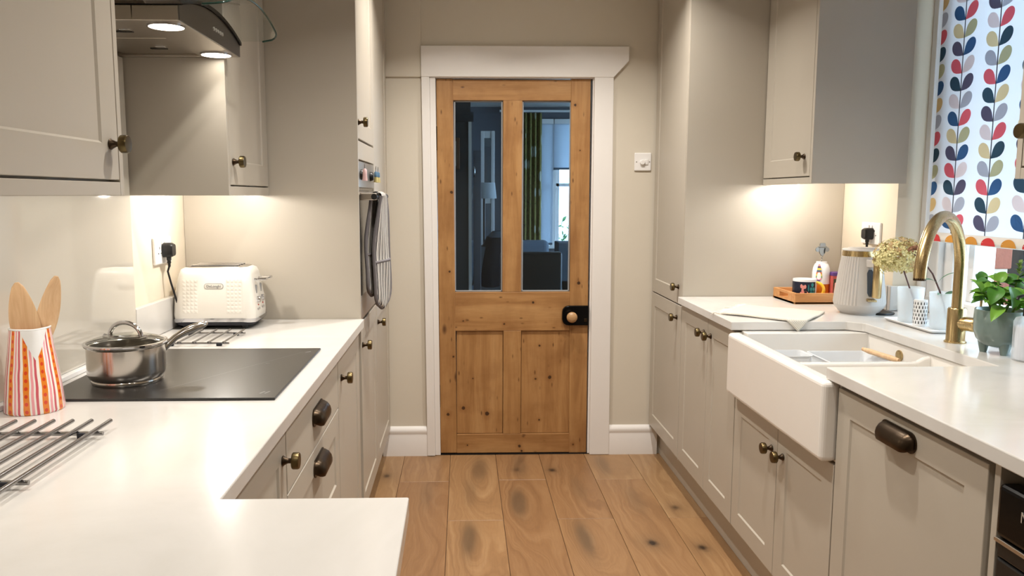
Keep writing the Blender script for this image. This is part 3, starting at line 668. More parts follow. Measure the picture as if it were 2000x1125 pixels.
# cooker hood ----------------------------------------------------
t = thing('cooker_hood', (-.83, 2.20, 1.785), 'steel cooker hood with curved glass canopy and two lit lamps', 'cooker hood')
HX0, HX1, HY0, HY1, HZ = XL + .001, -.655, 1.897, 2.397, 1.775
def archz(y):
    c = (1.64 + 2.42) / 2 + .12; return 0
yc = 2.147; half = .25
def zarc(y): return HZ + .074 - .040 * ((y - yc) / half) ** 2
n = 20
ys = [HY0 + (HY1 - HY0) * k / n for k in range(n + 1)]
m = MB()   # body: arched top, open recess on the underside for the filters
m.prism([(y, HZ) for y in (HY0, HY1)] + [(y, zarc(y)) for y in reversed(ys)], 'x', -.762, HX1)
m.box(HX0, -.762, HY0, HY0 + .02, HZ, zarc(HY0)).box(HX0, -.762, HY1 - .015, HY1, HZ, zarc(HY1)).box(HX0, -.762, HY0 + .02, HY1 - .015, HZ + .022, HZ + .03)
m.build('hood_body', M['steel'], t, bevel=.0015)
fy = [HY0 + .022, (HY0 + HY1) / 2 + .002, HY1 - .016]
for k in range(2):
    f = MB().box(HX0 + .02, -.766, fy[k] + .002, fy[k + 1] - .004, HZ + .007, HZ + .019).build('grease_filter', M['steel'], t, bevel=.002)
    ym = (fy[k] + fy[k + 1]) / 2
    MB().box(-.87, -.825, ym + .02, ym + .032, HZ + .0045, HZ + .0075).build('filter_slot', M['black'], f)
    MB().box(-.845, -.82, ym - .012, ym + .006, HZ + .0035, HZ + .0075).build('filter_catch', M['chrome'], f, bevel=.001)
fp = MB(); fp.prism([(y, HZ + .001) for y in (HY0 + .002, HY1 - .002)] + [(y, zarc(y) - .001) for y in reversed(ys[0:])], 'x', HX1, HX1 + .003)
fpo = fp.build('control_panel', brushed('dark_hood_steel', (120, 118, 116), .3, (300, 4, 300)), t)
bt = MB()
for k in range(5):
    bt.lathe([(.005, 0), (.005, .003), (0, .003)], (HX1 + .003, 2.15 + .018 * k, HZ + .032), (1, 0, 0), 12)
bt.build('control_buttons', M['letter'], fpo)
seal = MB().grid(n + 1, 2, lambda a, b: (HX1 + .004 - .004 * b, HY0 + (HY1 - HY0) * a, zarc(HY0 + (HY1 - HY0) * a) + .001))
sv = MB().prism([(y, zarc(y)) for y in ys] + [(y, zarc(y) + .009) for y in reversed(ys)], 'x', HX0, HX1 + .008)
sv.build('canopy_seal', M['blackgloss'], t)
for y in (1.958, 2.340):
    rim = MB().lathe([(.0445, 0), (.0445, -.004), (.0405, -.004)], (-.705, y, HZ), (0, 0, 1), 28).build('lamp', M['chrome'], t, smooth=40)
    MB().lathe([(.0405, -.0035), (0, -.0035)], (-.705, y, HZ), (0, 0, 1), 28).build('lens', M['lens'], rim)
    area('hood_lamp', (-.705, y, HZ - .007), HOOD_W, .05, WARM, 80, t)
def zg(y): return HZ + .086 - .046 * ((y - yc) / half) ** 2
g = MB(); GY0, GY1, GX = 1.850, 2.396, -.535
nu = 26
def gpt(dz):
    def fn(a, b):
        y = GY0 + (GY1 - GY0) * a
        e = max(0, abs(y - (GY0 + GY1) / 2) - ((GY1 - GY0) / 2 - .05)) / .05
        xm = GX - .05 * (1 - sqrt(max(0, 1 - e * e)))
        return (HX0 + (xm - HX0) * b, y, zg(y) + dz)
    return fn
g.grid(41, 10, gpt(.005)); g.build('glass_canopy', M['hoodglass'], t, smooth=60)
pts = [gpt(.005)(k / 60, 1) for k in range(61)]
MB().tube(pts, .0028, 8).build('canopy_edge', M['glassedge'], t, smooth=60)
MB().box(HX0, -.79, 2.03, 2.26, HZ + .092, 2.45).build('chimney', M['steel'], t, bevel=.002)

# hob --------------------------------------------------------------
t = thing('hob', (-.685, 2.01, .92), 'black glass induction hob set on the white worktop', 'hob')
MB().box(-.948, -.420, 1.727, 2.302, .9203, .9262).build('glass_plate', M['hob'], t, bevel=.002)
m = MB(); z = .9266
for (xa, ya, xb, yb, wd) in ((-.70, 1.80, -.46, 2.24, .0012), (-.452, 2.23, -.440, 2.25, .003), (-.452, 1.765, -.445, 1.785, .004), (-.463, 1.765, -.456, 1.785, .004), (-.53, 2.09, -.52, 2.092, .003)):
    dx, dy = xb - xa, yb - ya; L = sqrt(dx * dx + dy * dy); nx, ny = -dy / L * wd / 2, dx / L * wd / 2
    m.add([(xa + nx, ya + ny, z), (xb + nx, yb + ny, z), (xb - nx, yb - ny, z), (xa - nx, ya - ny, z)], [(0, 1, 2, 3)])
m.build('printed_marks', M['tint'], t)

# saucepan ---------------------------------------------------------
c = Vector((-.818, 1.905, .9265))
t = thing('saucepan', c, 'steel saucepan with glass lid standing on the hob', 'saucepan')
MB().lathe([(0, 0), (.080, 0), (.0815, .003), (.0815, .008), (.0805, .0095), (.0845, .013), (.0880, .020), (.0890, .028), (.0890, .086), (.0935, .090), (.0915, .090), (.0875, .086), (.0870, .03), (0, .012)], c, seg=48).build('pot', M['pan'], t, smooth=35)
MB().lathe([(.093, .0905), (.0955, .093), (.0955, .0965), (.091, .098), (.087, .0965)], c, seg=48).build('lid_rim', M['chrome'], t, smooth=40)
MB().lathe([(.0895, .0965), (.075, .104), (.05, .111), (.025, .115), (0, .116)], c, seg=36).build('lid_glass', M['lidglass'], t, smooth=60)
d1 = Vector((cos(R(-12)), sin(R(-12)), 0))
pts = [c + d1 * (.042 * cos(q)) + Vector((0, 0, .108 + .034 * sin(q))) for q in [pi * k / 16 for k in range(17)]]
lh = MB().tube(pts, .0055, 10).build('lid_handle', M['chrome'], t, smooth=60)
m = MB()
for s_ in (-1, 1): m.rod(c + d1 * (.042 * s_) + Vector((0, 0, .104)), c + d1 * (.058 * s_) + Vector((0, 0, .108)), .0055)
m.build('handle_foot', M['chrome'], lh, smooth=60)
d2 = Vector((cos(R(38)), sin(R(38)), 0))
hp = [(.086, .068, .010), (.098, .076, .0085), (.118, .092, .0085), (.14, .103, .010), (.162, .110, .011), (.184, .116, .010), (.198, .120, .006), (.201, .121, .002)]
m = MB(); pts = [c + d2 * a_ + Vector((0, 0, b_)) for a_, b_, r_ in hp]; m.tube(pts, [r_ for *_, r_ in hp], 14)
m.build('long_handle', M['pan'], t, smooth=60)

# utensil jug --------------------------------------------------------
c = Vector((-.915, 1.668, .9203))
t = thing('utensil_jug', c, 'striped orange, pink and white ceramic jug at the left end of the hob', 'jug')
def spout(q, h):
    a = (q - R(-52) + pi) % (2 * pi) - pi
    return 1 + .16 * math.exp(-(a / .33) ** 2) * max(0, min(1, (h - .115) / .055))
MB().lathe([(0, 0), (.0565, 0), (.059, .004), (.0545, .05), (.0485, .10), (.043, .14), (.0395, .170), (.0390, .176), (.0370, .177), (.0355, .172), (.042, .10), (.050, .01), (0, .008)], c, seg=72, rf=spout).build('jug_body', M['jug'], t, smooth=50)
a0 = R(-52); m = MB()
def lip(a_, b_):
    h = .176 - .062 * b_; wid = .62 * (1 - b_) * 1 + .02
    q = a0 + (a_ - .5) * 2 * wid
    r = (.0393 + (.176 - h) * .122 + .0010) * spout(q, h)
    return (c.x + r * cos(q), c.y + r * sin(q), c.z + h)
m.grid(17, 10, lip); m.build('spout_patch', M['whitecer'], t, smooth=60, closed=False)
MB().tube([(c.x +   .0382 * spout(q, .176) * cos(q), c.y + .0382 * spout(q, .176) * sin(q), c.z + .1768) for q in [2 * pi * k / 60 for k in range(60)]], .0022, 8, closed=True).build('rim', M['whitecer'], t, smooth=60)
def spoon(name, base, top, wmax, hl, lab, m_, tilt=0):
    b, e = Vector(base), Vector(top); ax = (e - b).normalized(); L = (e - b).length
    t = thing(name, b, lab, 'spoon' if 'spoon' in name else 'utensil')
    side = ax.cross(Vector((sin(tilt), -cos(tilt), 0))).normalized(); nrm = side.cross(ax)
    m = MB(); n = 30; seg = 12; vs = []; fs = []
    for k in range(n + 1):
        s_ = k / n * L; q = (s_ - (L - hl)) / hl
        wd = .006; th = .006
        if q > -.25:
            q2 = max(0, min(1, (q + .25) / 1.25)); wd = .006 + (wmax - .006) * (sin(pi * min(1, q2) ** .8) ** .75 if q2 < 1 else 0); th = .006 - .0025 * q2
            if k == n: wd = .004
        for i in range(seg):
            a_ = 2 * pi * i / seg; bowl = -.006 * sin(pi * max(0, min(1, q))) if q > 0 else 0
            vs.append(b + ax * s_ + side * (wd * cos(a_)) + nrm * (th * sin(a_) + bowl * (1 - cos(a_) ** 2)))
    for k in range(n):
        for i in range(seg): j = (i + 1) % seg; fs.append((k*seg+i, k*seg+j, (k+1)*seg+j, (k+1)*seg+i))
    fs += [tuple(range(seg)), tuple(range(n*seg, (n+1)*seg))]
    m.add(vs, fs); m.build('spoon_body' if 'spoon' in name else 'utensil_body', m_, t, smooth=60)
spoon('wooden_spoon', (c.x + .016, c.y - .008, c.z + .016), (c.x - .006, c.y - .026, c.z + .275), .029, .125, 'broad wooden spoon leaning left in the striped jug', M['spoon'], .2)
spoon('wooden_spoon', (c.x - .018, c.y + .012, c.z + .016), (c.x + .056, c.y + .012, c.z + .284), .0235, .125, 'narrow wooden spoon leaning right in the striped jug', M['spoon'], .9)
spoon('kitchen_utensil', (c.x - .005, c.y - .03, c.z + .016), (c.x - .032, c.y + .002, c.z + .215), .010, .07, 'black utensil behind the spoons in the striped jug', M['black'], .3)

# trivets --------------------------------------------------------------
def trivet(xs, ya, yb, bars, z, r, lab, padpos):
    t = thing('rod_trivet', ((xs[0] + xs[-1]) / 2, (ya + yb) / 2, .9203), lab, 'trivet')
    for x in xs: MB().rod((x, ya, z), (x, yb, z), r, 12).build('rod', M['trivet'], t, smooth=40)
    for y in bars: MB().rod((xs[0] - .012, y, z - 2 * r + .001), (xs[-1] + .012, y, z - 2 * r + .001), r * .95, 12).build('cross_bar', M['trivet'], t, smooth=40)
    for (x, y) in padpos: MB().box(x - .008, x + .008, y - .006, y + .006, .9203, z - r * 1.2).build('foot_pad', M['rubber'], t, bevel=.002)
xs = [-.688 - .0365 * k for k in range(8)]
trivet(list(reversed(xs)), 1.14, 1.515, (1.455, 1.20), .938, .0042, 'steel rod trivet on the near left worktop, in front of the jug', [(-.715, 1.455), (-.925, 1.455), (-.715, 1.2), (-.925, 1.2)])
xs = [-.722 - .045 * k for k in range(5)]
trivet(list(reversed(xs)), 2.355, 2.585, (2.375, 2.555), .934, .0034, 'steel rod trivet between the hob and the toaster', [(-.74, 2.375), (-.885, 2.375), (-.74, 2.555), (-.885, 2.555)])

# toaster -----------------------------------------------------------------
c = Vector((-.85, 2.765, .9203))
t = thing('toaster', c, 'white faceted four-slice toaster with chrome trim in the corner', 'toaster')
hx_, hy_ = .138, .098
def rrect(sx, sy, r, nn=6):
    pts = []
    for (cx, cy, a0_) in ((sx - r, sy - r, 0), (-sx + r, sy - r, 90), (-sx + r, -sy + r, 180), (sx - r, -sy + r, 270)):
        for k in range(nn + 1): q = R(a0_ + 90 * k / nn); pts.append((cx + r * cos(q), cy + r * sin(q)))
    return pts
def loft(m, secs):
    n = len(secs[0]); vs = sum([list(s_) for s_ in secs], []); fs = []
    for k in range(len(secs) - 1):
        for i in range(n): j = (i + 1) % n; fs.append((k*n+i, k*n+j, (k+1)*n+j, (k+1)*n+i))
    fs += [tuple(range(n)), tuple(range((len(secs)-1)*n, len(secs)*n))]
    return m.add(vs, fs)
def sec(z, kx, ky, r, arch=0, dx=0): return [(c.x + p[0] + dx, c.y + p[1], c.z + z + arch * cos(p[0] / kx * pi * .9)) for p in rrect(kx, ky, r, 8)]
m = MB(); loft(m, [sec(.012, .128, .088, .03), sec(.018, .134, .094, .035), sec(.034, .139, .098, .035, .006)]); m.build('base', M['rubber'], t, smooth=40)
m = MB(); loft(m, [sec(.030, .1405, .0995, .036, .008), sec(.042, .1415, .1005, .036, .008)]); m.build('chrome_trim', M['chrome'], t, smooth=40)
m = MB(); loft(m, [sec(.042, .138, .097, .034, .008), sec(.055, .139, .098, .034, .006), sec(.10, .136, .095, .033), sec(.15, .130, .090, .033), sec(.185, .124, .084, .033), sec(.202, .117, .077, .034), sec(.208, .106, .066, .034)])
m.build('housing', M['toaster'], t, smooth=50)
# quilted facets on front face and sides
m = MB()
def facet(x0_, x1_, z0_, z1_, nx_, nz_):
    for i in range(nx_):
        for j in range(nz_):
            xa = x0_ + (x1_ - x0_) * i / nx_; xb = x0_ + (x1_ - x0_) * (i + 1) / nx_; za = z0_ + (z1_ - z0_) * j / nz_; zb = z0_ + (z1_ - z0_) * (j + 1) / nz_
            def yy(z): return c.y - (.0985 - max(0, (z - .05)) * .075)
            m.add([(c.x + xa, yy(za), c.z + za), (c.x + xb, yy(za), c.z + za), (c.x + xb, yy(zb), c.z + zb), (c.x + xa, yy(zb), c.z + zb), (c.x + (xa + xb) / 2, yy((za + zb) / 2) - .0011, c.z + (za + zb) / 2)], [(0, 1, 4), (1, 2, 4), (2, 3, 4), (3, 0, 4)])
facet(-.10, -.048, .055, .17, 4, 9); m.build('quilted_facets', M['toaster'], t, closed=False)
m = MB(); facet(.048, .10, .055, .17, 4, 9); m.build('quilted_facets', M['toaster'], t, closed=False)
m = MB(); loft(m, [sec(.207, .104, .064, .034), sec(.2105, .102, .062, .034)]); top = m.build('top_plate', M['steel'], t, smooth=40)
for k in range(2):
    for j in range(2):
        y = c.y + (-.036 if k == 0 else .024) + j * .024
        MB().box(c.x - .085, c.x + .075, y - .008, y + .004, c.z + .2095, c.z + .2115).build('slot', M['darkin'], top)
        MB().rod((c.x - .085, y + .006, c.z + .213), (c.x + .075, y + .006, c.z + .213), .0025).build('slot_rail', M['chrome'], top, smooth=60)
for k, y in enumerate((-.028, .03)):
    lv = MB(); lv.box(c.x + .118, c.x + .150, c.y + y - .006, c.y + y + .006, c.z + .160, c.z + .168); lv.box(c.x + .14, c.x + .172, c.y + y - .016, c.y + y + .016, c.z + .162, c.z + .171)
    lv.build('lever', M['chrome'], t, bevel=.003)
for k, y in enumerate((-.03, .03)):
    MB().box(c.x + .127, c.x + .135, c.y + y - .008, c.y + y + .008, c.z + .115, c.z + .145).build('lever_track', M['tint'], t, bevel=.003)
    MB().lathe([(.011, 0), (.011, .012), (0, .012)], (c.x + .134, c.y + y, c.z + .095), (1, 0, 0), 18).build('dial', M['chrome'], t, smooth=40)
    for q in range(2): MB().lathe([(.004, 0), (.004, .004), (0, .004)], (c.x + .137, c.y + y - .01 + .02 * q, c.z + .062), (1, 0, 0), 12).build('button', M['chrome'], t)
    MB().lathe([(.0022, 0), (.0022, .003), (0, .003)], (c.x + .1375, c.y + y, c.z + .076), (1, 0, 0), 8).build('indicator', M['red'], t)
yb_ = c.y - .0985 + (.147 - .05) * .075 - .0022
bpts = [(c.x + .006 + p[0], c.z + .147 + p[1]) for p in rrect(.0325, .0098, .0095, 5)]
bd = MB().prism(bpts, 'y', yb_ + .002, yb_ + .009).build('badge', M['tint'], t)
bpts = [(c.x + .006 + p[0], c.z + .147 + p[1]) for p in rrect(.0308, .0081, .0078, 5)]
MB().prism(bpts, 'y', yb_ + .0012, yb_ + .009).build('badge_face', M['toaster'], bd)
def text(s_, size, loc, rot, m_, par, name, ext=.0003, bold=0):
    cu = bpy.data.curves.new(name, 'FONT'); cu.body = s_; cu.size = size; cu.align_x = 'CENTER'; cu.align_y = 'CENTER'; cu.extrude = ext; cu.offset = bold
    o = bpy.data.objects.new(name, cu); COL.objects.link(o); bpy.context.view_layer.update()
    me = bpy.data.meshes.new_from_object(o.evaluated_get(bpy.context.evaluated_depsgraph_get())); bpy.data.objects.remove(o)
    me.materials.clear(); me.materials.append(m_)
    o = bpy.data.objects.new(name, me); COL.objects.link(o); o.parent = par; o.location = Vector(loc) - rootloc(par); o.rotation_euler = rot
    return o
text('DeLonghi', .0125, (c.x + .006, yb_ + .0008, c.z + .147), (pi / 2, 0, 0), M['tint'], bd, 'badge_lettering', .0003, .0002)
for sx in (-1, 1):
    for sy in (-1, 1): MB().lathe([(.010, 0), (.010, .014), (0, .014)], (c.x + sx * .10, c.y + sy * .07, c.z), seg=14).build('foot', M['black'], t)

# sockets -----------------------------------------------------------------
def socket(s_, x, ya, yb, za, zb, lab, plug_y, plug_z):
    t = thing('wall_socket', (x, (ya + yb) / 2, (za + zb) / 2), lab, 'socket')
    MB().box(x, x + s_ * .010, ya, yb, za, zb).build('plate', M['plastic'], t, bevel=.004)
    m = MB(); zc = (za + zb) / 2
    for yc_ in (ya + (yb - ya) * .27, ya + (yb - ya) * .73):
        m.box(x + s_*.0095, x + s_*.0105, yc_ - .002, yc_ + .002, zc + .006, zc + .014)
        for q in (-.011, .011): m.box(x + s_*.0095, x + s_*.0105, yc_ + q - .0032, yc_ + q + .0032, zc - .010, zc - .006)
    m.build('socket_holes', M['darkin'], t)
    for yc_ in (ya + (yb - ya) * .42, ya + (yb - ya) * .58): MB().box(x + s_*.010, x + s_*.0135, yc_ - .005, yc_ + .005, zb - .030, zb - .012).build('rocker', M['plastic'], t, bevel=.001)
    return t
socket(1, XL, 2.585, 2.731, 1.146, 1.235, 'white double socket on the wall left of the toaster', 0, 0)
socket(-1, XR, 3.16, 3.31, 1.172, 1.262, 'white double socket on the wall behind the kettle', 0, 0)
def plug(s_, x, y, z, lab, cable, clab):
    t = thing('plug', (x, y, z), lab, 'plug')
    P = [(y + p[0], z + p[1]) for p in rrect(.022, .024, .012, 5)]; P2 = [(y + p[0], z + p[1]) for p in rrect(.017, .019, .010, 5)]
    m = MB(); loft(m, [[(x, *p) for p in P], [(x + s_*.022, *p) for p in P], [(x + s_*.032, *p) for p in P2]]); m.build('plug_body', M['black'], t, smooth=40)
    MB().lathe([(.008, 0), (.0075, -.012), (.0055, -.014), (.0065, -.02), (.0045, -.024), (.0045, -.034)], (x + s_*.014, y, z - .022), seg=14).build('strain_relief', M['black'], t, smooth=50)
    cab = MB().tube([(x + s_*.014, y, z - .054)] + cable, .0035, 8).build('cable', M['black'], t, smooth=60)
plug(1, XL + .012, 2.66, 1.192, 'black plug in the left socket, its cable running to the toaster',
     [(-.990, 2.66, 1.12), (-.983, 2.665, 1.08), (-.975, 2.672, 1.04), (-.968, 2.68, 1.0), (-.9645, 2.69, .96), (-.965, 2.70, .932), (-.963, 2.72, .926), (-.955, 2.76, .926), (-.94, 2.80, .926)], '')
plug(-1, XR - .012, 3.225, 1.215, 'black plug in the socket above the kettle, cable hanging behind it',
     [(1.672, 3.225, 1.15), (1.668, 3.22, 1.08), (1.665, 3.21, 1.0), (1.662, 3.19, .94), (1.658, 3.15, .925), (1.652, 3.08, .925), (1.648, 3.02, .925), (1.642, 2.985, .925), (1.63, 2.972, .925), (1.61, 2.985, .925)], '')

# ------------------------------------------------------------------ right run
FR = .984
def rthing(name, y, lab, cat='cabinet'): return thing(name, (1.3, y, .16), lab, cat)
t = rthing('tall_larder', 3.77, 'tall beige larder cupboard right of the pine door, beside the light switch')
MB().box(FR + .003, XR - .001, 3.495, 3.511, .16, 2.40).build('end_panel', M['cab'], t, bevel=.001)
carcass(t, -1, FR, XR - .004, 3.512, 4.06, .16, 2.40)
shaker(t, -1, FR, 3.500, 4.056, .880, 2.39, (3.553, .958)); shaker(t, -1, FR, 3.500, 4.056, .168, .874, (3.567, .815))
t = rthing('base_cabinet', 3.13, 'beige two-door base cabinet between the larder and the white sink')
carcass(t, -1, FR, XR - .06, 2.805, 3.49, .16, ZB)
shaker(t, -1, FR, 3.108, 3.488, .168, ZB - .004, (3.155, .817)); shaker(t, -1, FR, 2.772, 3.104, .168, ZB - .004, (3.065, .817))
t = rthing('sink_cabinet', 2.37, 'beige two-door cabinet under the white butler sink')
carcass(t, -1, FR, XR - .06, 1.998, 2.766, .16, .662)
shaker(t, -1, FR, 2.375, 2.764, .168, .660, (2.415, .572)); shaker(t, -1, FR, 2.002, 2.371, .168, .660, (2.327, .572))
t = rthing('dishwasher', 1.70, 'integrated dishwasher with beige door and one dark cup handle', 'dishwasher')
carcass(t, -1, FR + .004, XR - .06, 1.405, 1.994, .16, .872, 'appliance_body'); shaker(t, -1, FR, 1.403, 1.996, .168, .873, None, (1.707, .833))
tag(MB().box(FR + .002, XR - .06, 1.372, 1.388, .16, ZB).build('end_panel', M['cab'], org=(1.3, 1.38, .16), bevel=.001), 'pale beige upright panel between dishwasher and black appliance', 'panel')
tag(MB().box(1.044, 1.062, .6, 4.06, .001, .159).build('plinth', M['cab'], org=(1.05, 2.4, 0), bevel=.001), 'beige kickboard under the right-hand cabinets', 'plinth')
# black appliance
t = thing('undercounter_appliance', (1.28, 1.06, .16), 'black appliance with rounded control panel under the near right worktop end', 'appliance')
MB().box(1.02, 1.60, .77, 1.365, .161, .85).build('body', M['black'], t, bevel=.006)
MB().box(.978, 1.019, .77, 1.367, .752, .853).build('control_panel', M['blackgloss'], t, bevel=.010, bseg=3)
MB().box(.978, 1.018, .77, 1.367, .742, .750).build('trim_strip', M['steel'], t, bevel=.001)
MB().box(.985, 1.018, .77, 1.367, .713, .740).build('top_rail', M['black'], t, bevel=.003)
MB().box(.985, 1.018, .77, 1.367, .165, .710).build('front_panel', M['black'], t, bevel=.004)
text('N', .028, (.9772, 1.292, .812), (pi / 2, 0, -pi / 2), M['letter'], t, 'panel_letter')

# worktop right with sink cut-out ------------------------------------------------
ci = .10
P = [(.966, .35), (XR - .001, .35), (XR - .001, 1.865), (1.86, 1.865), (1.86, 3.055), (XR - .001, 3.055), (XR - .001, 3.492), (.966, 3.492), (.966, 2.783),
     (1.385, 2.783), (1.425, 2.745), (1.432, 2.735), (1.432, 2.035), (.966, 2.035)]
wt = MB().prism(P, 'z', .889, .92).build('worktop', M['quartz'], org=(1.3, 2.2, .889), bevel=.0025)
tag(wt, 'white worktop on the sink side running under the window', 'worktop')
m = MB().box(XR - .02, XR - .001, 3.062, 3.492, .921, 1.018); m.box(XR - .02, 1.80, 3.035, 3.055, .921, 1.018)
tag(m.build('upstand', M['quartz'], org=(XR, 3.3, .92), bevel=.002), 'white stone upstand on the wall behind the kettle', 'upstand')
# butler sink ----------------------------------------------------------------
t = thing('butler_sink', (1.2, 2.37, .665), 'white double-bowl fireclay butler sink with a bowed front lip', 'sink')
SX0, SX1, SY0, SY1, SZ0, SZ1 = .945, 1.475, 2.003, 2.760, .668, .888
m = MB(); wl = .042
m.box(SX0, SX0 + .05, SY0, SY1, SZ0, SZ1 - .001); m.build('sink_front', M['ceramic'], t, bevel=.014, bseg=4)
m = MB(); m.box(SX0 + .048, SX1, SY0, SY1, SZ0, SZ0 + .03); m.box(SX0 + .048, SX1, SY0, SY0 + .045, SZ0, SZ1 - .001); m.box(1.008, SX1, SY1 - .03, 2.80, SZ0, SZ1 - .001); m.box(SX1 - .035, SX1, SY0, SY1, SZ0, SZ1 - .001)
m.build('sink_bowl', M['ceramic'], t, bevel=.003)
dv = MB(); dv.box(SX0 + .045, 1.40, 2.345, 2.373, SZ0 + .02, .862); dv.prism([(1.38, SZ0 + .02), (1.445, SZ0 + .02), (1.445, .882), (1.42, .875), (1.40, .864), (1.38, .8615)], 'y', 2.347, 2.371)
dv.build('divider', M['ceramic'], t, bevel=.009, bseg=3)
MB().lathe([(.018, 0), (.019, .002), (.018, .006), (.012, .0085), (0, .009)], (SX1 - .035, 2.52, .848), (-1, 0, 0), 24).build('overflow_cover', M['gold'], t, smooth=50)
MB().lathe([(.045, 0), (.045, .004), (.03, .002), (0, .002)], (1.2, 2.55, SZ0 + .03), seg=24).build('drain', M['brass'], t, smooth=50)
# tubs in the sink
def tub(x0, x1, y0, y1, z0, z1, lab):
    t = thing('plastic_tub', ((x0 + x1) / 2, (y0 + y1) / 2, z0), lab, 'tub')
    cx, cy, sx, sy = (x0 + x1) / 2, (y0 + y1) / 2, (x1 - x0) / 2, (y1 - y0) / 2
    secs = [[(cx + p[0], cy + p[1], z) for p in rrect(sx * k, sy * k, .015, 5)] for (k, z) in ((.02, z0), (.88, z0), (.90, z0 + .005), (1, z1), (1.03, z1), (1.03, z1 - .003), (.985, z1 - .003), (.87, z0 + .004), (.02, z0 + .004))]
    m = MB(); loft(m, secs); m.build('tub_body', M['tubp'], t, smooth=50)
M['tubp'] = mat('translucent_plastic', (232, 234, 236), .3, var=.01)
tub(1.165, 1.362, 2.405, 2.604, SZ0 + .031, .848, 'wide white plastic tub in the far sink bowl')
tub(1.01, 1.138, 2.49, 2.592, SZ0 + .031, .855, 'small narrow white plastic tub in the far sink bowl')
t = thing('dish_brush', (1.38, 2.48, .70), 'wooden dish brush handle resting on the wide tub', 'brush')
MB().tube([(1.335, 2.56, .863), (1.343, 2.53, .861), (1.355, 2.49, .8585), (1.367, 2.44, .8565), (1.375, 2.41, .8555)], [.006, .009, .0085, .009, .006], 12).build('brush_handle', M['spoon'], t, smooth=60)
# kitchen tap ------------------------------------------------------------------
tb = Vector((1.527, 2.374, .9203)); t = thing('kitchen_tap', tb, 'brushed gold swan-neck kitchen tap behind the sink', 'tap')
MB().lathe([(0, 0), (.031, 0), (.031, .004), (.0275, .006), (.0265, .010), (.0265, .104), (.024, .108), (0, .108)], tb, seg=32).build('body', M['gold'], t, smooth=40)
dr = Vector((-.257, -.224, 0)); rad = dr.length / 2; dr.normalize()
pts = [tb + Vector((0, 0, .10)), tb + Vector((0, 0, .16)), tb + Vector((0, 0, .21))]
zc = .222
for k in range(0, 25):
    q = pi * k / 24; pts.append(tb + dr * (rad - rad * cos(q)) + Vector((0, 0, zc + rad * sin(q))))
sp = MB().tube(pts, .0165, 20).build('spout', M['gold'], t, smooth=50)
e = pts[-1]; MB().lathe([(.0165, .003), (.0165, -.004), (.012, -.004), (0, -.003)], e, seg=20).build('aerator', M['darkbrass'], sp, smooth=50)
ld = Vector((.45, -.89, 0)).normalized()
p0 = tb + Vector((0, 0, .062))
lv = MB(); lv.lathe([(.022, .015), (.022, .05), (.0225, .052), (.0225, .082), (.021, .085), (0, .085)], p0, ld, 26); lvo = lv.build('lever_hub', M['gold'], t, smooth=40)
a_ = p0 + ld * .068
MB().rod(a_, a_ + Vector((.004, .0, .092)), .0042, 12).build('lever_pin', M['gold'], lvo, smooth=40)
# tray with tumblers --------------------------------------------------------------
c = Vector((1.60, 2.665, .9203)); t = thing('ceramic_tray', c, 'long white ceramic tray beneath the two frosted glasses', 'tray')
m = MB(); secs = []
for (k, z, ins) in ((1, .0, .014), (1, .002, .008), (1, .010, .0), (1, .0115, .001), (1, .010, .004), (1, .006, .011), (1, .0055, .02)):
    secs.append([(c.x + p[0], c.y + p[1], c.z + z) for p in rrect(.066 - ins, .150 - ins, .012, 5)])
loft(m, secs); m.build('tray_body', M['whitecer'], t, smooth=50)
def tumbler(x, y, lab, water):
    z = .9263; t = thing('frosted_tumbler', (x, y, z), lab, 'glass')
    MB().lathe([(0, 0), (.035, 0), (.037, .003), (.0435, .122), (.0430, .1235), (.0415, .122), (.035, .007), (0, .006)], (x, y, z), seg=36).build('glass_body', M['frost'], t, smooth=50)
    MB().lathe([(0, .0065), (.0345, .0075), (.0345 + .0065 * (water / .12), water), (0, water)], (x, y, z), seg=28).build('water', M['frost'], t, smooth=50)
tumbler(1.588, 2.735, 'frosted tumbler holding the dried hydrangea, beside the kettle', .075)
tumbler(1.612, 2.582, 'frosted tumbler holding a leafy twig, behind the gold tap', .07)
x, y, z = 1.578, 2.655, .9263
t = thing('perforated_pot', (x, y, z), 'small white perforated ceramic pot between the two tumblers', 'pot')
MB().lathe([(0, 0), (.021, 0), (.022, .002), (.022, .086), (.0205, .090), (0, .091)], (x, y, z), seg=28).build('pot_body', M['whitecer'], t, smooth=50)
m = MB()
for r_ in range(6):
    for k in range(14):
        q = 2 * pi * (k + .5 * (r_ % 2)) / 14; zz = z + .008 + r_ * .0132
        m.add([(x + .0223 * cos(q + d_), y + .0223 * sin(q + d_), zz + h_) for d_, h_ in ((-.09, 0), (.09, 0), (.06, .009), (-.06, .009))], [(0, 1, 2, 3)])
m.build('perforations', M['darkin'], t, closed=False)
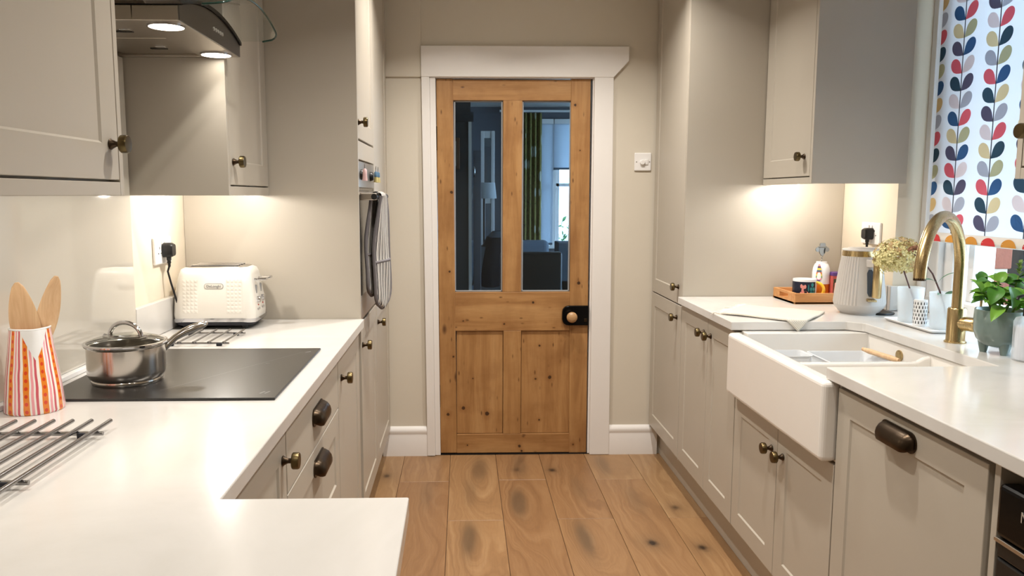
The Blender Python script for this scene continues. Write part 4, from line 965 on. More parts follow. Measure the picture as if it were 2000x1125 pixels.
# hydrangea
hb = Vector((1.588, 2.735, .934)); hc = Vector((1.512, 2.69, 1.150))
t = thing('hydrangea_stem', hb, 'dried cream hydrangea head on a thin stem', 'flower')
MB().tube([(1.602, 2.72, .936), (1.592, 2.715, 1.0), (1.565, 2.705, 1.05), (1.535, 2.694, 1.11), tuple(hc)], .0024, 8).build('stem', M['twig'], t, smooth=60)
m = MB(); rg = random.Random(3)
for k in range(560):
    u = rg.uniform(-1, 1); th = rg.uniform(0, 2 * pi); rr = sqrt(1 - u * u)
    d = Vector((rr * cos(th), rr * sin(th), u))
    if d.z < -.75: continue
    p = hc + Vector((d.x * .082, d.y * .07, d.z * .068 + .008)) * rg.uniform(.72, 1.04)
    a1 = d.cross(Vector((rg.uniform(-1, 1), rg.uniform(-1, 1), .3))).normalized(); a2 = d.cross(a1)
    m.cm = 1 if rg.random() < (.35 if d.z > .3 else .12) else 0
    s_ = rg.uniform(.009, .0145)
    for q in range(4):
        e1 = a1 * cos(q * pi / 2) + a2 * sin(q * pi / 2); e2 = a1 * cos(q * pi / 2 + pi / 2) + a2 * sin(q * pi / 2 + pi / 2)
        m.add([p, p + (e1 * .6 + e2 * .35) * s_ + d * .002, p + (e1 * 1.0) * s_ + d * rg.uniform(-.001, .005) + e2 * s_ * .1, p + (e1 * .6 - e2 * .35) * s_ + d * .002], [(0, 1, 2, 3)])
fl = m.build('flower_head', [M['hyd'], M['hyd2']], t, closed=False); fl['kind'] = 'stuff'
# sedum twig
t = thing('sedum_twig', (1.625, 2.575, .934), 'brown sedum flower and twig with grey-green leaves in the nearer tumbler', 'flower')
tw = [(1.628, 2.575, .936), (1.61, 2.57, 1.0), (1.585, 2.565, 1.06), (1.555, 2.56, 1.115), (1.52, 2.555, 1.155), (1.505, 2.55, 1.172)]
MB().tube(tw, [.003, .003, .0028, .0026, .0022, .002], 8).build('stem', M['twig'], t, smooth=60)
m = MB()
for k in range(7):
    q = k * .9; MB_ = Vector((1.50 + .026 * cos(q), 2.545 + .02 * sin(q), 1.185 + .004 * sin(k))); m.tube([tw[4], MB_], .0012, 5)
m.build('flower_stalk', M['twig'], t)
m = MB()
for k in range(110):
    q = rg.uniform(0, 2 * pi); r_ = sqrt(rg.random()); p = (1.495 + .034 * r_ * cos(q), 2.545 + .03 * r_ * sin(q), 1.196 + .010 * (1 - r_ * r_) + rg.uniform(-.005, .004)); m.ball(p, rg.uniform(.003, .005), 6, 4)
o = m.build('flower_cluster', M['sedum'], t, smooth=60); o['kind'] = 'stuff'
def leafmesh(m, b, tip, nrm, wd, cup=.15, n=8):
    b, tip = Vector(b), Vector(tip); ax = tip - b; L = ax.length; ax.normalize(); sd = ax.cross(Vector(nrm)).normalized(); up_ = sd.cross(ax)
    vs = []; fs = []
    for k in range(n + 1):
        s_ = k / n; w_ = wd * (sin(pi * s_ ** .75) ** .8 if 0 < s_ < 1 else .02); bend = -L * .12 * (2 * s_ - 1) ** 2 + L * .1
        for q in (-1, -.5, 0, .5, 1): vs.append(b + ax * (L * s_) + sd * (w_ * q) + up_ * (bend + wd * cup * abs(q) * 1.6 * sin(pi * s_)))
    for k in range(n):
        for i in range(4): fs.append((k*5+i, k*5+i+1, (k+1)*5+i+1, (k+1)*5+i))
    m.add(vs, fs)
for (b_, e_, w_) in (((1.575, 2.563, 1.085), (1.506, 2.545, 1.095), .007), ((1.575, 2.563, 1.085), (1.615, 2.52, 1.125), .007), ((1.60, 2.568, 1.04), (1.57, 2.55, 1.047), .010), ((1.603, 2.568, 1.036), (1.64, 2.56, 1.056), .010), ((1.635, 2.56, 1.045), (1.672, 2.57, 1.052), .008)):
    m = MB(); leafmesh(m, b_, e_, (0, -.3, 1), w_); m.build('leaf', M['oliveleaf'], t, smooth=60, closed=False)
# basil ------------------------------------------------------------------------
c = Vector((1.546, 2.205, .9203)); t = thing('potted_basil', c, 'basil plant in a glazed grey-green footed pot', 'plant')
MB().lathe([(0, .020), (.025, .019), (.044, .026), (.058, .042), (.0655, .066), (.0665, .09), (.0650, .126), (.0638, .1275), (.0615, .126), (.0625, .1), (.05, .05), (0, .04)], c, seg=40).build('pot', M['greenpot'], t, smooth=60)
for k in range(3):
    q = R(-100 + 120 * k); MB().lathe([(0, 0), (.009, 0), (.010, .004), (.0135, .02), (.016, .034)], (c.x + .036 * cos(q), c.y + .036 * sin(q), c.z), seg=14).build('pot_foot', M['greenpot'], t, smooth=60)
MB().lathe([(.0625, .112), (0, .116)], c, seg=24).build('soil', M['soil'], t)
rg = random.Random(11)
stems = [((.0, .0), (-.015, .0, .21)), ((.02, .01), (.045, .0, .225)), ((-.02, -.01), (-.068, -.015, .185)), ((.01, -.03), (.03, -.06, .175)), ((-.01, .02), (-.045, .03, .205)), ((.03, .0), (.072, -.02, .19))]
m = MB()
for (bx, by), (ex, ey, ez) in stems: m.tube([(c.x + bx, c.y + by, c.z + .112), (c.x + (bx + ex) / 2, c.y + (by + ey) / 2, c.z + .16), (c.x + ex, c.y + ey, c.z + ez)], .0028, 7)
m.build('stems', M['stemg'], t, smooth=60)
L = []
for k in range(84):
    s_ = stems[k % 6]; f_ = rg.uniform(.35, 1.0); b_ = Vector((c.x + s_[0][0] + (s_[1][0] - s_[0][0]) * f_, c.y + s_[0][1] + (s_[1][1] - s_[0][1]) * f_, c.z + .112 + (s_[1][2] - .112) * f_))
    q = k * 2.4 + rg.uniform(-.4, .4); ln = rg.uniform(.036, .052); el = rg.uniform(-.35, .35) if f_ < .9 else rg.uniform(.2, .9)
    L.append((b_, b_ + Vector((cos(q) * cos(el), sin(q) * cos(el), sin(el))) * ln, rg.uniform(.013, .0185), k % 3))
L += [(Vector((c.x - .03, c.y - .045, c.z + .145)), Vector((c.x - .078, c.y - .075, c.z + .105)), .017, 0), (Vector((c.x - .045, c.y - .02, c.z + .205)), Vector((c.x - .10, c.y - .03, c.z + .21)), .014, 1),
      (Vector((c.x - .04, c.y - .04, c.z + .2)), Vector((c.x - .072, c.y - .06, c.z + .15)), .022, 1), (Vector((c.x - .01, c.y - .05, c.z + .2)), Vector((c.x - .02, c.y - .075, c.z + .14)), .024, 1)]
for (b_, e_, w_, kk) in L:
    m = MB(); d = (e_ - b_); nr = Vector((0, 0, 1)) if abs(d.normalized().z) < .85 else Vector((.3, -1, .3)); leafmesh(m, b_, e_, nr + Vector((0, -.4, 0)), w_, .25)
    m.build('leaf', M['basil2'] if kk == 1 else M['basil'], t, smooth=60, closed=False)
m = MB()
for k in range(12): 
    q = k * 1.2; p = Vector((c.x + .045, c.y, c.z + .228 + .003 * k)); leafmesh(m, p, p + Vector((cos(q), sin(q), .7)) * .014, (0, 0, 1), .005)
o = m.build('flower_spike', M['stemg'], t, smooth=60, closed=False); o['kind'] = 'stuff'
# soap dispenser -----------------------------------------------------------------
c = Vector((1.556, 2.098, .9203)); t = thing('soap_dispenser', c, 'ribbed clear soap bottle with black pump at the right of the sink', 'dispenser')
MB().lathe([(0, 0), (.036, 0), (.038, .003), (.038, .108), (.034, .118), (.018, .124), (.018, .13)], c, seg=90, rf=lambda q, h: 1 + (.018 * cos(q * 30) if .005 < h < .115 else 0)).build('bottle', M['frost'], t, smooth=60)
MB().lathe([(0, .004), (.033, .004), (.033, .096), (0, .096)], c, seg=30).build('soap_fill', M['soap'], t, smooth=50)
pm = MB().lathe([(.019, .124), (.019, .146), (.014, .148), (.006, .149), (.006, .172), (.013, .173), (.013, .184), (0, .185)], c, seg=24).build('pump', M['black'], t, smooth=40)
MB().tube([c + Vector((0, 0, .179)), c + Vector((-.03, -.006, .181)), c + Vector((-.046, -.010, .178)), c + Vector((-.049, -.011, .172))], .0045, 10).build('pump_spout', M['black'], pm, smooth=60)
# kettle ----------------------------------------------------------------------------
c = Vector((1.532, 2.985, .9203)); t = thing('kettle', c, 'warm grey ribbed kettle with brushed gold handle and band', 'kettle')
MB().lathe([(0, 0), (.066, 0), (.068, .006), (.073, .008), (.090, .030), (.0925, .038)], c, seg=60).build('kettle_base', M['kettle'], t, smooth=40)
def rib(q, h):
    a = (q - R(-93) + pi) % (2 * pi) - pi
    return 1 + (.016 * cos(q * 46) if abs(a) > .5 and .042 < h < .218 else 0)
MB().lathe([(.0925, .038), (.0925, .046), (.088, .09), (.0815, .14), (.0745, .19), (.0705, .217), (.0705, .222)], c, seg=368, rf=rib).build('kettle_body', M['kettle'], t, smooth=70)
MB().lathe([(.0695, .222), (.0680, .243)], c, seg=60).build('gold_band', M['gold'], t, smooth=40)
MB().lathe([(.0705, .243), (.0705, .247), (.066, .250), (.05, .250), (.048, .254), (0, .255)], c, seg=60).build('lid', M['kettle'], t, smooth=40)
qk = R(-93); er = Vector((cos(qk), sin(qk), 0)); et = Vector((-sin(qk), cos(qk), 0))
def kp(r, tt, z): return tuple(c + er * r + et * tt + Vector((0, 0, z)))
def strip(za, zb, w_, off):
    m = MB(); secs = []
    for k in range(9):
        z = za + (zb - za) * k / 8; r = .0925 - (z - .046) * .1285 + off; e = 1
        if k in (0, 8): e = .5
        secs.append([kp(r - .012, -w_ * e, z), kp(r - .012, w_ * e, z), kp(r - (w_ * e) ** 2 * 5, w_ * e, z), kp(r, 0, z), kp(r - (w_ * e) ** 2 * 5, -w_ * e, z)])
    loft(m, secs); return m
strip(.075, .175, .0115, .003).build('water_window', M['tap_end'], t)
hd = MB(); hd.tube([kp(.107, .014, .074), kp(.1075, .014, .076), kp(.1085, .014, .16), kp(.1085, .014, .226), kp(.107, .014, .229)], [.014, .0165, .0165, .0165, .014], 24); hdo = hd.build('handle', M['gold'], t, smooth=40)
m = MB(); loft(m, [[kp(.068, -.014, .183), kp(.068, .014, .183), kp(.068, .014, .214), kp(.068, -.014, .214)], [kp(.108, -.004, .186), kp(.108, .024, .186), kp(.108, .024, .210), kp(.108, -.004, .210)]]); m.build('handle_bracket', M['kettle'], hdo, bevel=.003)
m = MB(); loft(m, [[kp(.088, -.014, .057), kp(.088, .014, .057), kp(.088, .014, .069), kp(.088, -.014, .069)], [kp(.108, -.016, .058), kp(.108, .018, .056), kp(.108, .018, .063), kp(.108, -.016, .064)]]); m.build('switch', M['gold'], t, bevel=.002)
for zq, tt in ((.092, 0), (.118, 0), (.144, 0)): MB().box(c.x, c.x + .001, c.y, c.y + .001, c.z + .1, c.z + .101) 
t2 = thing('kettle_stand', (1.60, 2.99, .9203), 'flat black kettle cord stand peeking out beside the kettle', 'stand')
MB().lathe([(0, 0), (.05, 0), (.052, .003), (.050, .007), (0, .0075)], (1.606, 2.968, .9203), seg=30).build('stand_disc', M['black'], t2, smooth=40)
# wooden tray with mug, bottle and card -----------------------------------------------
TX0, TX1, TY0, TY1 = 1.385, 1.66, 3.23, 3.462; tz = .9203
t = thing('wooden_tray', ((TX0 + TX1) / 2, (TY0 + TY1) / 2, tz), 'shallow acacia wooden tray with cut-out handles beside the kettle', 'tray')
MB().box(TX0, TX1, TY0, TY1, tz, tz + .008).build('tray_floor', M['tray'], t)
MB().box(TX0, TX1, TY0, TY0 + .011, tz, tz + .046).build('front_side', M['tray'], t, bevel=.002)
MB().box(TX0, TX1, TY1 - .011, TY1, tz, tz + .046).build('back_side', M['tray'], t, bevel=.002)
tm = (TY0 + TY1) / 2
for xa, xb in ((TX0, TX0 + .011), (TX1 - .011, TX1)):
    m = MB(); m.box(xa, xb, TY0 + .011, TY1 - .011, tz, tz + .016).box(xa, xb, TY0 + .011, TY1 - .011, tz + .036, tz + .046).box(xa, xb, TY0 + .011, tm - .045, tz + .016, tz + .036).box(xa, xb, tm + .045, TY1 - .011, tz + .016, tz + .036)
    m.build('handle_side', M['tray'], t)
c = Vector((1.462, 3.318, tz + .0085)); t = thing('mug', c, 'navy patterned mug with yellow handle on the wooden tray', 'mug')
MB().lathe([(0, 0), (.045, 0), (.047, .003), (.0485, .086), (.0480, .090), (.046, .090), (.044, .08), (.043, .006), (0, .005)], c, seg=40).build('mug_body', M['whitecer'], t, smooth=50)
def wrap(m, a0_, a1_, z0_, z1_, r, n=16): m.grid(n, 3, lambda a, b: (c.x + r * cos(a0_ + (a1_ - a0_) * a), c.y + r * sin(a0_ + (a1_ - a0_) * a), c.z + z0_ + (z1_ - z0_) * b))
m = MB(); wrap(m, R(-200), R(-55), .002, .080, .0492, 26); pr = m.build('navy_print', M['navy'], t, smooth=60, closed=False)
def blob(m, q, z, rx, rz, r=.0496, n=10): m.add([(c.x + r * cos(q + rx * cos(k * 2 * pi / n)), c.y + r * sin(q + rx * cos(k * 2 * pi / n)), c.z + z + rz * sin(k * 2 * pi / n)) for k in range(n)], [tuple(range(n))])
m = MB()
for q, z, rx, rz in ((R(-120), .057, .14, .009), (R(-128), .062, .1, .009), (R(-111), .06, .1, .009), (R(-122), .044, .1, .008), (R(-112), .034, .3, .008), (R(-128), .029, .12, .010)): blob(m, q, z, rx, rz)
m.build('pink_flower_print', M['pink'], pr, closed=False)
m = MB()
for q, z, rx, rz in ((R(-75), .068, .13, .009), (R(-82), .050, .12, .008), (R(-66), .050, .12, .008), (R(-82), .033, .12, .008), (R(-66), .033, .12, .008), (R(-75), .018, .12, .007), (R(-95), .055, .05, .016), (R(-118), .011, .3, .006), (R(-75), .04, .02, .032)): blob(m, q, z, rx, rz, .0497)
m.build('teal_leaf_print', M['teal'], pr, closed=False)
hq = R(-40); he = Vector((cos(hq), sin(hq), 0))
MB().tube([c + he * (.045 + .034 * sin(q)) + Vector((0, 0, .046 - .031 * cos(q))) for q in [pi * k / 14 for k in range(15)]], .0065, 10).build('handle', M['yellow'], t, smooth=60)
c = Vector((1.562, 3.385, tz + .0085)); t = thing('novelty_bottle', c, 'white and amber bottle wearing a rainbow tie, on the tray', 'bottle')
MB().lathe([(0, 0), (.034, 0), (.036, .004), (.036, .068)], c, seg=32).build('amber_base', M['orange'], t, smooth=50)
bw = MB().lathe([(.0365, .062), (.0368, .068), (.0365, .11), (.034, .13), (.028, .146), (.022, .152), (.022, .158), (0, .158)], c, seg=32).build('white_top', M['whitecer'], t, smooth=50)
q0 = R(-128)
for k, col in enumerate(((92, 70, 130), (222, 120, 150), (80, 160, 70), (228, 206, 60), (214, 110, 50), (90, 110, 130), (236, 216, 90), (90, 70, 100), (222, 160, 160))):
    m = MB(); z0_ = .072 + k * .0085; wq = [.08, .22, .34, .34, .32, .28, .24, .2, .16, .1][k:k + 2]
    m.add([(c.x + .0376 * cos(q0 - wq[0] ), c.y + .0376 * sin(q0 - wq[0]), c.z + z0_), (c.x + .0376 * cos(q0 + wq[0]), c.y + .0376 * sin(q0 + wq[0]), c.z + z0_), (c.x + .0376 * cos(q0 + wq[1]), c.y + .0376 * sin(q0 + wq[1]), c.z + z0_ + .0085), (c.x + .0376 * cos(q0 - wq[1]), c.y + .0376 * sin(q0 - wq[1]), c.z + z0_ + .0085)], [(0, 1, 2, 3)])
    m.build('tie_stripe', mat('tie_stripe_%d' % k, col, .6), bw, closed=False)
t = thing('bottle_opener', c + Vector((0, 0, .158)), 'grey metal face-shaped opener with a hat, standing in the white bottle', 'opener')
cz = c.z + .158
MB().tube([(c.x + .003 * cos(k * .9), c.y + .003 * sin(k * .9), cz - .002 + .0018 * k) for k in range(20)], .0018, 6).build('corkscrew', M['greymetal'], t, smooth=60)
def flat(poly, y0_, y1_): return MB().prism([(c.x + p[0], cz + p[1]) for p in poly], 'y', c.y + y0_, c.y + y1_)
flat([(-.004, .024), (.004, .024), (.012, .036), (.015, .05), (.015, .062), (-.015, .062), (-.015, .05), (-.012, .036)], -.004, .004).build('face', M['greymetal'], t, bevel=.002)
for s_ in (-1, 1): MB().lathe([(0, 0), (.010, 0), (.010, .005), (0, .005)], (c.x + s_ * .020, c.y + .002, cz + .052), (0, -1, 0), 18).build('ear', M['greymetal'], t, smooth=40)
flat([(-.019, .062), (.019, .062), (.019, .066), (.013, .067), (.012, .078), (.008, .081), (-.008, .081), (-.012, .078), (-.013, .067), (-.019, .066)], -.005, .005).build('hat', M['greymetal'], t, bevel=.0015)
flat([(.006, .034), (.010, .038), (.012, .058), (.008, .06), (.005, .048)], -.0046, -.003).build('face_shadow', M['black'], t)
c = Vector((1.62, 3.36, tz + .0085)); t = thing('picture_tin', c, 'colourful tin with purple top and floral panel behind the kettle', 'tin')
MB().box(1.59, 1.645, 3.335, 3.39, c.z, c.z + .110).build('tin_body', M['coralp'], t, bevel=.003)
MB().box(1.589, 1.646, 3.334, 3.391, c.z + .098, c.z + .114).build('tin_lid', M['purple'], t, bevel=.003)
pn = MB().box(1.595, 1.640, 3.3335, 3.3349, c.z + .004, c.z + .086).build('picture_panel', M['olivep'], t)
m = MB()
for (xa, za, xb, zb) in ((1.600, .02, 1.604, .07), (1.610, .01, 1.618, .06), (1.622, .03, 1.634, .075), (1.612, .066, 1.632, .05)): m.rod((xa, 3.333, c.z + za), (xb, 3.333, c.z + zb), .004, 6)
m.build('pink_leaf_print', M['pink'], pn)
# tea towel -------------------------------------------------------------------------
t = thing('tea_towel', (1.18, 2.97, .9203), 'cream waffle tea towel with fringed end lying over the worktop edge', 'towel')
A, B, D = Vector((.985, 2.955)), Vector((1.165, 3.195)), Vector((1.212, 2.735))
def tw_pt(a, b, dz=0):
    p = A + (B - A) * a + (D - A) * b
    p += Vector((.006 * sin(5 * b + 2 * a), .006 * sin(4 * a + 3 * b)))
    z = .9252 + .0012 * sin(11 * a + 3 * b) + .0010 * sin(9 * b - 4 * a)
    x, y = p.x, p.y
    if y < 2.778 and x < 1.44:
        ex = 2.778 - y; y = 2.778 - min(ex, .004) ; z = .9235 - max(0, ex - .003)
    if x < .966: ex = .966 - x; x = .966 - min(ex, .004); z -= ex
    return (x, y, z + dz)
m = MB(); m.grid(44, 60, lambda a, b: tw_pt(a, b)); tb_ = m.build('towel_cloth', M['towel'], t, smooth=70, solid=.006, closed=False)
m = MB(); rg = random.Random(5)
for k in range(46):
    a = k / 45; p = tw_pt(a, 0); dirv = -(D - A).normalized(); dirv = Vector((dirv.x + rg.uniform(-.3, .3), dirv.y + rg.uniform(-.3, .3)))
    ln = rg.uniform(.028, .042); q1 = (p[0] + dirv.x * ln * .5, p[1] + dirv.y * ln * .5, p[2] + .002); q2x, q2y = p[0] + dirv.x * ln, p[1] + dirv.y * ln
    def fall(qx, qy, z):
        if qx < .962: e_ = .962 - qx; return (.960 - e_ * .3, qy, z - e_ * 1.2)
        return (qx, qy, max(z - .001, .9225))
    m.tube([p, fall(*q1), fall(q2x, q2y, p[2])], [.0018, .0018, .0008], 5)
o = m.build('fringe', M['fringe'], t, smooth=60); o['kind'] = 'stuff'

# upper cabinets right ----------------------------------------------------------------
upper('wall_cabinet', -1, 1.33, XR - .001, 3.004, 3.492, 1.418, 1.447, 2.40, 'beige wall cabinet above the kettle, left of the window', [(3.025, 3.489, (3.075, 1.523))])
upper('wall_cabinet', -1, 1.33, XR - .001, 1.30, 1.885, 1.413, 1.443, 2.40, 'beige wall cabinet at the right picture edge, near side of the window', [(1.304, 1.864, (1.835, 1.523))], True)
puck(1.405, 3.30, 1.444, 'round under-cabinet light above the wooden tray')

# ------------------------------------------------------------------ kitchen window
win = bpy.data.objects.new('window_1', None); COL.objects.link(win); win.location = (1.86, 2.46, .92); struct(win)
MB().box(1.795, 1.86, 3.026, 3.058, .921, 2.36).build('window_lining', M['white'], win, bevel=.003)
MB().box(XR + .12, 1.86, 1.86, 1.90, .92, 2.36).build('window_lining', M['white'], win, bevel=.003)
MB().box(1.815, 1.86, 2.958, 3.025, .921, 2.36).build('jamb', M['white'], win, bevel=.004)
MB().box(1.835, 1.93, 2.90, 2.955, .97, 2.36).build('sash_stile', M['white'], win, bevel=.004)
MB().box(1.85, 1.93, 2.80, 2.835, .985, 2.36).build('mullion', M['white'], win, bevel=.004)
MB().box(1.81, 1.93, 1.90, 3.02, .921, .985).build('bottom_rail', M['white'], win, bevel=.004)
MB().box(1.81, 1.93, 1.90, 3.02, 2.30, 2.36).build('head_rail', M['white'], win, bevel=.004)
MB().box(1.81, 1.93, 1.90, 1.98, .985, 2.30).build('jamb', M['white'], win, bevel=.004)
MB().box(1.885, 1.889, 2.835, 2.90, .985, 2.30).build('glass_pane', M['glass'], win)
MB().box(1.885, 1.889, 1.98, 2.80, .985, 2.30).build('glass_pane', M['glass'], win)
# outside brick reveal
bw_ = struct(MB().box(1.915, 2.090, 2.962, 3.3, .3, 2.4).build('wall_outside', M['mortar'], org=(2.0, 3.0, .3)))
struct(MB().box(1.862, 1.908, 2.958, 3.05, .6, 2.4).build('trim_4', M['white'], org=(1.9, 3, .6)))
for k in range(14):
    z = .705 + k * .097
    MB().box(1.910, 2.096 + random.uniform(-.002, .002), 2.950 + random.uniform(-.002, .002), 3.28, z, z + .080).build('brick', M['brick'], bw_, org=bw_.location, bevel=.005)
struct(MB().box(2.9, 3.0, 3.0, 4.0, -.1, 1.9).build('wall_garden', M['darkwall'], org=(2.95, 5, 0)))
struct(MB().box(1.83, 8, -3, 12, -.2, -.1).build('ground', M['paving'], org=(4, 4, -.1)))

# roman/roller blind with printed leaves ---------------------------------------------------
BX = 1.775
t = thing('roller_blind', (BX, 2.42, 1.2), 'white roller blind printed with rows of coloured leaf pairs on stems', 'blind')
MB().box(BX, BX + .0012, 1.93, 2.966, 1.232, 2.34).build('fabric', M['blind'], t)
MB().rod((BX + .02, 1.93, 2.335), (BX + .02, 2.966, 2.335), .02, 16).build('roller_tube', M['white'], t, smooth=40)
m = MB(); hp = [(BX + .001, 1.236), (BX - .012, 1.226), (BX - .015, 1.214), (BX - .012, 1.204), (BX - .002, 1.200), (BX + .008, 1.204), (BX + .011, 1.214), (BX + .008, 1.228)]
m.prism([(p[0], p[1]) for p in hp], 'y', 1.93, 2.966)
m.build('hem_bar', mat('hem_fabric', (228, 222, 214), .8), t, smooth=60)
CC = dict(n=(44, 78, 124), d=(40, 62, 78), c=(226, 84, 96), s=(226, 204, 150), o=(178, 176, 132), g=(168, 172, 186), p=(232, 216, 216), u=(74, 70, 92), m=(222, 184, 118))
PM = {k: cloth_trans('leaf_print_' + k, tuple(255 * (x / 255) ** .72 for x in v), .45) for k, v in CC.items()}; keys = list(CC)
cols = [(2.93, 'mgcdon', 'mgcdon', .012), (2.720, 'pncupo', 'ngcoun', .0), (2.512, 'updgcd', 'gcdnms', .025)]
pairs1 = ['nc', 'so', 'un', 'cp', 'du', 'pg']; pairs2 = ['pc', 'sd', 'go', 'cn', 'ds', 'ug']; pairs0 = ['um', 'ng', 'oc', 'gd', 'co', 'sn']
stm = MB(); RH = .0615
def leaf2d(y0_, z0_, sgn, key, k=12):
    """a printed leaf: pointed where it meets the stem, round at the tip"""
    L_, Wd = .081, .0245; ang = R(50); pts = []
    def wid(s_): return Wd * sin(pi / 2 * min(1, s_ / .6)) ** 1.15 if s_ < .6 else Wd * sqrt(max(0, 1 - ((s_ - .6) / .4) ** 2))
    ss = [0, .08, .2, .35, .5, .6, .7, .8, .88, .94, .98, 1.0]
    for i in range(len(ss) * 2 - 2):
        q = i if i < len(ss) else 2 * len(ss) - 2 - i
        u, v = ss[q] * L_, (1 if i < len(ss) else -1) * wid(ss[q])
        yy = sgn * (u * sin(ang) - v * cos(ang)); zz = u * cos(ang) + v * sin(ang)
        pts.append((BX - .0006, y0_ - yy, z0_ + zz * .95))
    if min(p[1] for p in pts) > 2.955 or max(p[2] for p in pts) > 2.33: return
    pts = [(p[0], min(p[1], 2.9655), p[2]) for p in pts]
    m = MB(); m.add(pts, [tuple(range(len(pts)))]); m.build('leaf_print', PM[key], t, closed=False)
for ci_, (ys_, pr_, z00) in enumerate(((2.997, pairs0, 1.246), (2.827, pairs1, 1.250), (2.640, pairs2, 1.249), (2.453, pairs1, 1.256), (2.266, pairs0, 1.246), (2.079, pairs2, 1.249))):
    if ci_: stm.box(BX - .0012, BX - .0004, ys_ - .002, ys_ + .002, 1.236, 2.33)
    for r_ in range(17):
        z_ = z00 + r_ * RH
        a_, b_ = pr_[(5 - r_ + [2, 1, 0, 1, 2, 0][ci_]) % 6]
        if ci_ > 0: leaf2d(ys_, z_, -1, a_)
        leaf2d(ys_, z_, 1, b_)
stm.build('stem_print', mat('stem_line_ink', (60, 66, 80), .8), t)
HM = dict(m=mat('hem_mustard_print', (206, 140, 50), .8), c=mat('hem_red_print', (206, 50, 52), .8))
for (y, key) in ((2.90, 'c'), (2.80, 'm'), (2.69, 'm'), (2.60, 'c'), (2.50, 'm'), (2.40, 'c'), (2.3, 'm')):
    m = MB(); m.add([(BX - .0153 + .006 * ((z_ - .4) ** 2), y + .036 * cos(q), 1.204 + .027 * z_) for q, z_ in [(pi * k / 12, sin(pi * k / 12)) for k in range(13)]], [tuple(range(13))]); m.build('hem_leaf_print', HM[key], t, closed=False)

# ------------------------------------------------------------------ room beyond the door
struct(MB().box(-2.6, 3.2, 4.19, 11.2, -.06, -.004).build('floor_dining', M['subfloor'], org=(0, 6, 0)))
struct(MB().box(-2.6, 3.2, 4.19, 11.2, 2.46, 2.56).build('ceiling_dining', M['ceil'], org=(0, 6, 2.46)))
struct(MB().box(-2.7, -2.6, 4.19, 11.2, 0, 2.46).build('wall_dining_left', M['diningdark'], org=(-2.6, 7, 0)))
m = MB(); m.box(3.2, 3.3, 4.19, 5.2, 0, 2.46).box(3.2, 3.3, 8.8, 11.2, 0, 2.46).box(3.2, 3.3, 5.2, 8.8, 0, .3).box(3.2, 3.3, 5.2, 8.8, 2.2, 2.46)  # wide opening added out of view to let more daylight into this room
struct(m.build('wall_dining_right', M['dining'], org=(3.2, 7, 0)))
WY = 10.0
m = MB(); m.box(-2.6, .96, WY, WY + .2, 0, 2.46).box(.96, 3.2, WY, WY + .2, 0, .70).box(.96, 3.2, WY, WY + .2, 2.30, 2.46).box(2.3, 3.2, WY, WY + .2, .7, 2.3)
struct(m.build('wall_dining_far', M['dining'], org=(0, WY, 0)))
b = MB(); b.box(-2.6, .055, 5.6, 5.75, 0, 2.46); struct(b.build('wall_dining_divider', M['diningdark'], org=(-1, 5.6, 0)))
struct(MB().prism([(5.6, 1.88), (5.56, 1.92), (5.56, 1.945), (5.6, 1.945)], 'x', -2.0, .075).build('trim_5', M['diningdark'], org=(-1, 5.6, 1.9)))
struct(MB().box(.040, .062, 5.585, 5.76, 0, 1.88).build('trim_6', M['white'], org=(.05, 5.6, 0)))
# bay window
w2 = bpy.data.objects.new('window_2', None); COL.objects.link(w2); w2.location = (1.6, WY, .7); struct(w2)
MB().box(.94, 2.32, WY - .06, WY + .02, .70, .735).build('sill', M['white'], w2, bevel=.004)
MB().box(.94, 2.32, WY - .03, WY + .1, 2.24, 2.31).build('head_rail', M['white'], w2, bevel=.004)
for xa, xb in ((.95, .985), (1.10, 1.175), (1.70, 1.76), (2.26, 2.31)): MB().box(xa, xb, WY - .02, WY + .1, .735, 2.24).build('mullion', M['white'], w2, bevel=.004)
for xa, xb in ((.985, 1.10), (1.175, 1.70), (1.76, 2.26)):
    MB().box(xa, xb, WY + .03, WY + .07, 1.48, 1.52).build('meeting_rail', M['white'], w2, bevel=.003)
    MB().box(xa, xa + .045, WY + .03, WY + .07, .735, 2.24).build('sash_stile', M['white'], w2, bevel=.003)
    MB().box(xa, xb, WY + .045, WY + .05, .735, 2.24).build('glass_pane', M['glass'], w2)
for xa, xb, zb, lab in ((.955, 1.13, .76, 'full-length white roller blind on the left pane of the far bay window'), (1.14, 1.74, 1.70, 'half-drawn white roller blind on the middle pane of the far bay window'), (1.75, 2.28, 1.70, 'half-drawn white roller blind on the right pane of the far bay window')):
    t = thing('roller_blind', ((xa + xb) / 2, WY - .04, zb), lab, 'blind')
    MB().box(xa, xb, WY - .042, WY - .0405, zb, 2.26).build('fabric', M['rollblind'], t)
    MB().rod((xa, WY - .041, zb), (xb, WY - .041, zb), .014, 10).build('bottom_bar', M['sofa'], t, smooth=40)
    MB().box(xa, xb, WY - .07, WY - .031, 2.25, 2.31).build('cassette', M['white'], t, bevel=.004)
# curtain
t = thing('curtain', (.83, 9.74, 0), 'olive patterned curtain hanging left of the far bay window', 'curtain')
m = MB(); m.grid(60, 14, lambda a, b: (.72 + .245 * a, 9.74 + .035 * sin(a * 26) * (.7 + .3 * b), .004 + 2.36 * b)); m.build('curtain_fabric', M['curtain'], t, smooth=70, solid=.004, closed=False)
t = thing('curtain_pole', (1.2, 9.74, 2.40), 'pale curtain pole above the far bay window', 'curtain pole')
MB().rod((.45, 9.74, 2.385), (2.4, 9.74, 2.385), .014, 12).build('pole', M['white'], t, smooth=40)
